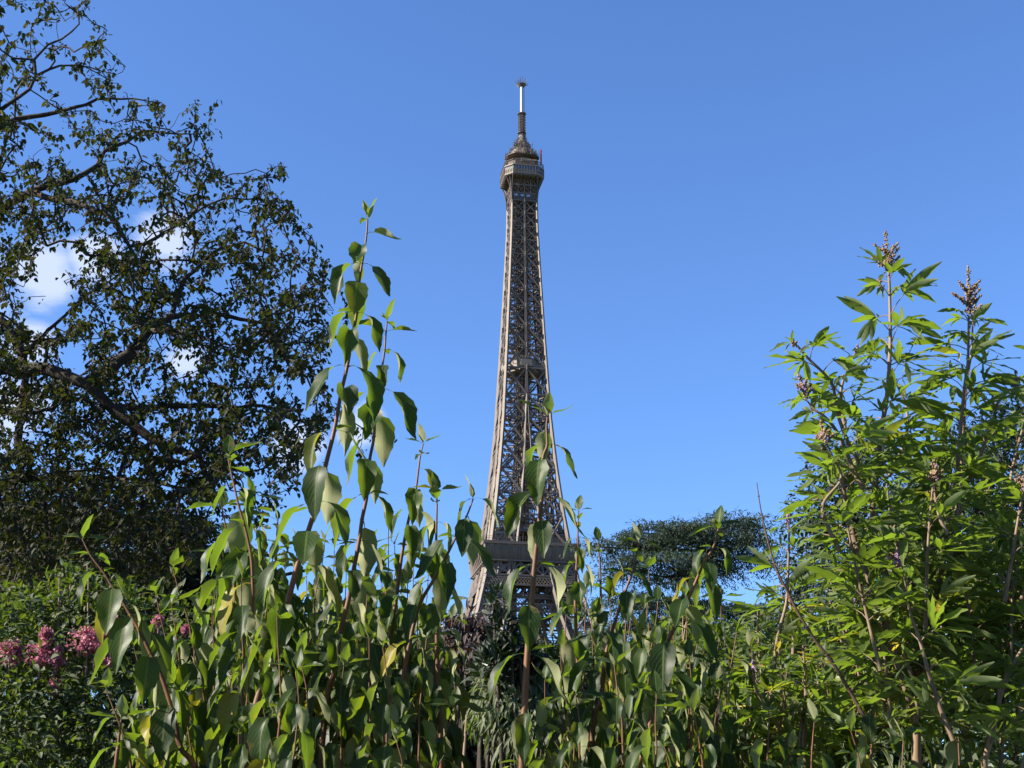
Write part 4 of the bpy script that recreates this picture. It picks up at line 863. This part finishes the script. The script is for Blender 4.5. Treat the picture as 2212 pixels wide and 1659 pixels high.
stemH = LF([(914, 960), (908, 985), (904, 1015), (898, 1060), (888, 1100), (880, 1135), (868, 1200), (858, 1280), (846, 1360), (838, 1440)])
stemI = LF([(944, 1062), (944, 1090), (943, 1130), (942, 1180), (941, 1240), (942, 1310), (944, 1400), (946, 1480)])
stemJ = LF([(1022, 1078), (1008, 1115), (985, 1160), (960, 1210), (935, 1255), (905, 1310), (885, 1390), (870, 1470)])
stemK = LF([(1380, 1172), (1374, 1200), (1366, 1235), (1352, 1275), (1336, 1320), (1322, 1365), (1308, 1420), (1300, 1500)])
front_shrub('left shrub of big drooping leaves on an arching stem, beside the pink flowers', (330, 2.7),
    [dict(nodes_px=stemF, d=2.6, size=.115), dict(nodes_px=LF([(262, 1555), (258, 1585), (255, 1615), (250, 1655)]), d=2.5, size=.10, first=.7)],
    [(375, 1228, 480, 1700, 2.8, .11), (335, 1285, 400, 1700, 2.9, .11), (230, 1490, 290, 1720, 2.55, .1), (420, 1330, 430, 1700, 2.9, .11), (320, 1420, 360, 1720, 2.7, .11), (460, 1290, 470, 1700, 3.0, .115), (395, 1500, 420, 1740, 2.6, .11)]+[(x, y, x+20, 1760, d_, .12) for x, y, d_ in ((-60, 1560, 2.4), (-180, 1450, 2.5), (-300, 1380, 2.5), (-420, 1350, 2.6), (-560, 1330, 2.4), (-240, 1500, 2.2), (-480, 1450, 2.2), (-700, 1300, 2.5), (-360, 1480, 2.0))])  # stems left of the frame are added to shade the low leaves
front_shrub('tallest shrub of big drooping leaves, its two long stems overlapping the spreading tree', (650, 2.7),
    [dict(nodes_px=stemA, d=2.6, size=.125, r0=.008), dict(nodes_px=stemB, d=2.75, size=.122, r0=.007), dict(nodes_px=stemG, d=2.8, size=.122, first=.6), dict(nodes_px=LF([(545, 1075), (542, 1105), (540, 1140), (538, 1180), (535, 1225), (532, 1275), (530, 1330)]), d=2.9, size=.12, first=.55),
     dict(nodes_px=LF([(600, 1125), (598, 1155), (597, 1190), (595, 1230), (592, 1275), (590, 1325)]), d=3.0, size=.12, first=.6), dict(nodes_px=LF([(480, 1100), (486, 1130), (494, 1165), (500, 1205), (505, 1250), (508, 1300)]), d=2.95, size=.12, first=.6)],
    [(590, 1210, 560, 1700, 2.9, .12), (640, 1180, 640, 1700, 3.0, .12), (700, 1170, 660, 1700, 3.1, .12), (520, 1250, 520, 1700, 2.7, .12), (480, 1200, 540, 1700, 3.2, .12), (600, 1330, 590, 1720, 2.5, .12), (730, 1290, 700, 1720, 2.9, .12), (560, 1140, 600, 1700, 3.3, .11),
     (550, 1400, 520, 1740, 2.6, .115), (650, 1420, 660, 1740, 2.5, .12), (770, 1200, 760, 1720, 3.2, .115), (500, 1460, 480, 1740, 2.7, .11)]+[(x, y, x-20, 1720, d_, .12) for x, y, d_ in ((470, 1230, 3.4), (505, 1180, 3.5), (545, 1215, 3.3), (575, 1170, 3.5), (615, 1230, 3.3), (665, 1245, 3.3), (690, 1210, 3.5), (725, 1180, 3.4), (745, 1240, 3.2), (800, 1180, 3.5), (585, 1290, 3.0), (665, 1330, 3.0))])
front_shrub('shrub of big drooping leaves left of the tower, one stem arching over at its tip', (880, 2.8),
    [dict(nodes_px=stemH, d=2.9, size=.11, first=.4), dict(nodes_px=stemI, d=2.85, size=.115), dict(nodes_px=stemJ, d=2.7, size=.12, first=.8, young_n=0)],
    [(840, 1130, 800, 1700, 3.0, .115), (800, 1230, 790, 1700, 2.8, .12), (880, 1260, 850, 1700, 2.9, .12), (975, 1340, 930, 1700, 3.1, .11), (920, 1380, 900, 1720, 2.7, .12), (830, 1400, 820, 1730, 2.6, .12), (740, 1440, 750, 1740, 2.7, .115)]+[(x, y, x-20, 1720, d_, .118) for x, y, d_ in ((825, 1215, 3.4), (855, 1180, 3.5), (895, 1200, 3.3), (925, 1240, 3.4), (960, 1300, 3.3), (905, 1320, 3.0), (860, 1330, 3.0))])
front_shrub('single upright stem of big drooping leaves standing right in front of the tower', (1130, 2.3),
    [dict(nodes_px=stemC, d=2.3, size=.098, r0=.008, first=.6, young_n=1)], [])
front_shrub('shrub of drooping leaves right of the tower, with one long stem leaning right', (1400, 2.9),
    [dict(nodes_px=stemD, d=2.7, size=.115, r0=.007), dict(nodes_px=stemE, d=3.2, size=.105, first=.28), dict(nodes_px=stemE2, d=3.4, size=.10, first=.3), dict(nodes_px=stemK, d=2.9, size=.10)],
    [(1345, 1240, 1330, 1700, 3.2, .10), (1420, 1300, 1380, 1720, 3.1, .11), (1280, 1340, 1290, 1720, 2.9, .115), (1210, 1400, 1230, 1720, 3.0, .11), (1490, 1420, 1480, 1720, 2.9, .11), (1330, 1440, 1340, 1740, 2.6, .115), (1420, 1500, 1420, 1750, 2.5, .12), (1560, 1290, 1500, 1700, 3.3, .10),
     (1245, 1500, 1240, 1750, 2.6, .12), (1500, 1540, 1510, 1760, 2.5, .115), (1400, 1230, 1400, 1650, 3.4, .10), (1590, 1370, 1560, 1720, 3.1, .11)]+[(x, y, x-15, 1730, d_, .115) for x, y, d_ in ((1270, 1270, 3.5), (1320, 1290, 3.4), (1365, 1310, 3.5), (1455, 1340, 3.3), (1530, 1350, 3.4), (1225, 1330, 3.4), (1180, 1470, 3.2), (1480, 1290, 3.6))])
front_shrub('low shrub of drooping leaves at the foot of the palmate leaved shrub', (1850, 3.0),
    [], [(1620, 1400, 1620, 1740, 3.2, .11), (1700, 1450, 1690, 1740, 3.1, .11), (1780, 1420, 1770, 1740, 3.3, .11), (1860, 1390, 1840, 1740, 3.3, .105), (1660, 1540, 1660, 1760, 2.8, .115), (1900, 1480, 1890, 1760, 3.0, .11), (1560, 1480, 1560, 1740, 3.0, .11),
         (1760, 1560, 1750, 1770, 2.7, .115), (1840, 1580, 1850, 1780, 2.7, .11), (1980, 1500, 1990, 1760, 3.1, .11), (2080, 1540, 2080, 1760, 3.0, .11), (1950, 1600, 1960, 1780, 2.6, .11)])

# ---------------------------------------------------------------- palmate leaved shrubs with flower spikes
def palmate(lm, sm, p, az, size, el=None):
    el = el if el is not None else rnd.uniform(.25, .8); pl_ = size*rnd.uniform(.35, .6)
    h = np.array((math.cos(az)*math.cos(el), math.sin(az)*math.cos(el), math.sin(el))); e_ = np.asarray(p)+h*pl_
    sm.tube([p, (np.asarray(p)+e_)/2+np.array((0, 0, .004)), e_], [.0016, .0013, .001], 4)
    t_ = rnd.random()*.9 if rnd.random() > .035 else .97
    tilt = rnd.uniform(-.5, .25); ro_ = rnd.uniform(-1.1, 1.1); n_ = rnd.choice((5, 5, 5, 7)); fan = (1.25 if n_ == 5 else 1.5)
    for i in range(n_):
        f_ = (i-(n_-1)/2)/((n_-1)/2); L = size*(1-.42*abs(f_)**1.3)*rnd.uniform(.9, 1.1)
        leaf(lm, e_, az+f_*fan*math.cos(ro_)+rnd.uniform(-.12, .12), tilt+el*.4+f_*fan*.8*math.sin(ro_)+rnd.uniform(-.12, .2), L, L*rnd.uniform(.095, .125), rnd.uniform(.0, .5), fold=rnd.uniform(.1, .45), roll=rnd.uniform(-.35, .35)+ro_*.8,
             seg=7, cols=3, pet=.06, serr=.05, p=.75, q=.9, t=min(.99, t_+rnd.uniform(-.04, .02)), wave=.02)
def spike(fm, base, top, purple=.1, side=3, r=.012):
    base = np.asarray(base); top = np.asarray(top); ax = top-base; ln = np.linalg.norm(ax)
    def one(b_, e_, rr):
        l_ = np.linalg.norm(e_-b_); n_ = int(l_/.0075)+2
        fm.tube([b_, e_], [.0022, .001], 4, .2)
        for i in range(n_):
            f_ = i/n_; c = b_+(e_-b_)*f_; q = rr*(1-.55*f_)
            whorl = .55+.45*math.cos(i*1.6)
            for _ in range(7):
                o_ = rs.randn(3); o_ /= np.linalg.norm(o_)
                isP = rnd.random() < purple*(1.4-f_)
                fm.blob(c+o_*q*rnd.uniform(.5, 1.15)*whorl, rnd.uniform(.0018, .0034), rnd.uniform(.83, 1) if isP else rnd.uniform(0, .78), rnd.uniform(.7, 1.5))
    one(base, top, r)
    for k in range(side):
        f_ = .08+.42*k/max(1, side); a_ = k*2.4+rnd.uniform(-.4, .4); 
        for s_ in (0, math.pi):
            b_ = base+ax*f_; l_ = ln*rnd.uniform(.38, .55)*(1-f_*.7); e_ = b_+np.array((math.cos(a_+s_)*.75, math.sin(a_+s_)*.75, .75))*l_; one(b_, e_, r*.7)
def palm_stem(root, pts, d, spikes=(), size=.105, r0=.006, step=62, lean=0., leaf_from=0, smat='stem_tan', to_ground=False, dens=1.):
    """pts: stem from the tip down in view coordinates"""
    P = spline([at(x, y, d+lean*i/len(pts)) for i, (x, y) in enumerate(pts)], 8); sm, lm = MB(), MB()
    path = P
    if to_ground: path = np.vstack((P, [P[-1]+np.array((.0, 0, -.4))], [np.array((P[-1][0]+.02, P[-1][1], 0))]))
    sm.tube(path, np.interp(np.arange(len(path)), [0, len(path)], [r0*.35, r0*1.25]), 7)
    s_ = np.concatenate(([0], np.cumsum(np.linalg.norm(np.diff(P, axis=0), axis=1)))); st_ = step*d/2940; k = 0; pos = st_*.3
    while pos < s_[-1]:
        p_ = np.array([np.interp(pos, s_, P[:, i]) for i in range(3)]); a0 = (k % 2)*math.pi/2+.4
        sz = size*min(1, .55+.14*k)
        for q in (0, math.pi):
            if rnd.random() < dens*(.97 if pos < s_[-1]*.7 else .75):
                palmate(lm, sm, p_, a0+q+rnd.uniform(-.3, .3), sz*rnd.uniform(.85, 1.15))
                if rnd.random() < .45 and k > 1: palmate(lm, sm, p_, a0+q+rnd.uniform(-1, 1), sz*.5, .9)
        k += 1; pos += st_*rnd.uniform(.85, 1.2)*min(1, .7+.1*k)
    st = adopt(sm.build('stem', M[smat]), root); fo = lm.build('leaves', M['palm_leaf']); fo.parent = st
    for (bx, by, tx, ty, pu, sd, rr) in spikes:
        fm = MB(); spike(fm, at(bx, by, d), at(tx, ty, d), pu, sd, rr); f_ = fm.build('flower_spike', M['spike']); f_.parent = st
    return st
def z7(*pp): return [((2900+.6328*x)/1.8228, (850+.6328*y)/1.8228) for x, y in pp]
def z8(*pp): return [((2900+.6774*x)/1.8228, (1900+.6774*y)/1.8228) for x, y in pp]
vc = at(1979, 1640, 3.2)
v1 = thing('palmate_leaf_shrub', 'tall palmate leaved shrub at right with brown seed spikes and pale trunk like stems', 'shrub', (vc[0], vc[1], 0), 'palmate leaved shrubs at right')
palm_stem(v1, z7((944, 310), (952, 450), (957, 700), (955, 850), (935, 1130), (900, 1340), (865, 1650))+z8((790, 200), (820, 380), (860, 520), (950, 760), (1020, 960), (1045, 1080), (1045, 1600)), 3.1,
          [(1919, 588, 1913, 497, .02, 5, .012), (1905, 625, 1897, 600, .3, 1, .007)], size=.115, r0=.0085, to_ground=True, step=44)
palm_stem(v1, z7((1445, 620), (1440, 900), (1415, 1100), (1380, 1500), (1370, 1650))+z8((1220, 300), (1190, 520), (1120, 800), (1080, 970), (1050, 1080)), 3.15, [(2095, 672, 2091, 572, .02, 5, .012)], size=.112, r0=.0075, step=44)
palm_stem(v1, z7((1470, 640), (1462, 850), (1430, 1060), (1400, 1500), (1395, 1650))+z8((1250, 350), (1260, 420), (1360, 720), (1450, 950), (1400, 1250)), 3.3, [(2105, 690, 2108, 640, .1, 2, .01)], size=.11, r0=.006, step=50)
palm_stem(v1, z7((380, 810), (450, 890), (590, 1040), (625, 1220), (690, 1400), (760, 1560))+z8((620, 0), (670, 260), (700, 380), (790, 620), (850, 800), (920, 1000), (1000, 1240), (1040, 1400)), 3.05, [(1717, 745, 1708, 725, .1, 1, .009)], size=.105, r0=.0075, step=44)
palm_stem(v1, z7((440, 1150), (480, 1200), (560, 1260), (640, 1370), (720, 1560), (790, 1700)), 2.95, [(1744, 858, 1722, 800, .3, 3, .010)], size=.10, r0=.005, step=50)
palm_stem(v1, z7((560, 1420), (600, 1500), (650, 1640))+z8((500, 150), (600, 400)), 2.9, [(1782, 965, 1772, 905, .22, 3, .010)], size=.098, r0=.004, step=48)
palm_stem(v1, z7((740, 850), (700, 940), (650, 1100), (680, 1350)), 3.2, [(1851, 760, 1853, 742, .3, 1, .007)], size=.095, r0=.004, step=55)
palm_stem(v1, z7((975, 1000), (1020, 1100), (1060, 1200), (1050, 1400), (950, 1620)), 3.3, [(1930, 830, 1925, 800, .3, 1, .009)], size=.10, r0=.0045, step=58)
palm_stem(v1, z7((1250, 1640), (1230, 1700))+z8((1180, 200), (1230, 300)), 2.9, [(2022, 1050, 2018, 990, .12, 3, .012)], size=.10, r0=.004, step=50)
palm_stem(v1, z8((960, 480), (990, 640), (1010, 760), (1060, 900), (1110, 1080), (1180, 1300), (1260, 1500)), 2.85, [(1941, 1222, 1938, 1165, .5, 3, .009)], size=.10, r0=.0045, step=56)
palm_stem(v1, z8((700, 690), (760, 700), (860, 780), (960, 960), (1030, 1180)), 3.0, [(1850, 1300, 1846, 1290, .6, 0, .01)], size=.095, r0=.004, step=46)
for i in range(22):
    x0, y0 = rnd.uniform(1740, 2100), rnd.uniform(960, 1330); x1 = x0+(1980-x0)*.5
    palm_stem(v1, [(x0, y0), ((x0+x1)/2+rnd.uniform(-15, 15), y0+150), (x1, y0+340)], rnd.uniform(2.9, 3.7), size=rnd.uniform(.09, .11), r0=.004, step=46)
vc = at(2150, 1640, 3.3)
v2 = thing('palmate_leaf_shrub', 'palmate leaved shrub cut by the right edge, with one violet flower spike at the edge', 'shrub', (vc[0], vc[1], 0), 'palmate leaved shrubs at right')
palm_stem(v2, z7((1735, 1070), (1640, 1130), (1600, 1250), (1560, 1350), (1500, 1550), (1440, 1650)), 3.2, [(2195, 838, 2194, 800, .75, 2, .011)], size=.105, r0=.005, step=56)
palm_stem(v2, z8((1660, 60), (1650, 200), (1620, 500), (1520, 780), (1450, 1100), (1330, 1440)), 3.2, [], size=.105, r0=.0075, step=56, to_ground=True)
palm_stem(v2, z8((1750, 800), (1671, 950), (1560, 1150), (1500, 1400), (1440, 1620)), 3.0, [], size=.10, r0=.006, step=56, to_ground=True)
palm_stem(v2, [(2260, 760), (2230, 860), (2190, 1000), (2170, 1150), (2160, 1320)], 3.4, [], size=.11, r0=.005, step=56)
palm_stem(v2, z8((1640, 700), (1650, 850), (1600, 1000), (1560, 1200)), 3.3, [(2206, 1360, 2202, 1290, .05, 2, .01)], size=.1, r0=.005, step=56)
palm_stem(v2, [(2215, 1050), (2205, 1090), (2190, 1180), (2170, 1300)], 3.0, [(2214, 1055, 2216, 1000, .15, 2, .01)], size=.1, r0=.004, step=56)
for i in range(16):
    x0, y0 = rnd.uniform(2060, 2260), rnd.uniform(1000, 1500); x1 = x0+(2150-x0)*.5
    palm_stem(v2, [(x0, y0), ((x0+x1)/2+rnd.uniform(-15, 15), y0+140), (x1, y0+300)], rnd.uniform(2.9, 3.6), size=rnd.uniform(.09, .11), r0=.004, step=46)
vc = at(1750, 1640, 3.4)
v3 = thing('palmate_leaf_shrub', 'lower palmate leaved shrub in front of the cedar, with a bare dark slanting rod', 'shrub', (vc[0], vc[1], 0), 'palmate leaved shrubs at right')
palm_stem(v3, z8((300, 240), (305, 330), (300, 500), (290, 700), (240, 900), (205, 1200), (200, 1320)), 3.3, [(1703, 1125, 1700, 1095, .8, 2, .008)], size=.105, r0=.005, step=54, to_ground=True)
palm_stem(v3, z8((95, 1110), (110, 1180), (160, 1300), (260, 1440)), 3.1, [(1627, 1450, 1626, 1425, .9, 0, .009)], size=.10, r0=.0045, step=50)
palm_stem(v3, z8((230, 470), (250, 560), (290, 620), (330, 800), (330, 1000)), 3.5, [], size=.10, r0=.0045, step=52)
tw = MB(); P = spline([at(x, y, 3.0) for x, y in z8((118, 0), (135, 120), (150, 200), (185, 350), (230, 500), (290, 620), (360, 760), (460, 920), (560, 1050), (680, 1250), (800, 1460))], 6)
tw.tube(P, np.linspace(.001, .0045, len(P)), 7)
for i in range(4, len(P), 7): tw.blob(P[i], .003+.00006*i, .5)
adopt(tag(tw.build('stem', noise_mat('dark_rod_bark', (.04, .022, .018), (.09, .05, .04), scale=40, rough=.6, bump=.4, dist=.002)), 'long bare dark rod slanting down to the right', None), v3)
for i in range(19):
    x0, y0 = rnd.uniform(1600, 1800), rnd.uniform(1290, 1560); x1 = x0+(1720-x0)*.3
    palm_stem(v3, [(x0, y0), ((x0+x1)/2+rnd.uniform(-15, 15), y0+110), (x1, y0+240)], rnd.uniform(3.0, 4.0), size=rnd.uniform(.085, .105), r0=.004, step=46)
for i in range(7):
    x0, y0 = rnd.uniform(1440, 1640), rnd.uniform(1300, 1480)
    palm_stem(v3, [(x0, y0), (x0+rnd.uniform(-15, 15), y0+110), (x0+rnd.uniform(-15, 30), y0+240)], rnd.uniform(3.6, 4.4), size=rnd.uniform(.085, .1), r0=.004, step=46)
print('faces', sum(len(o.data.polygons) for o in bpy.data.objects if o.type == 'MESH'))
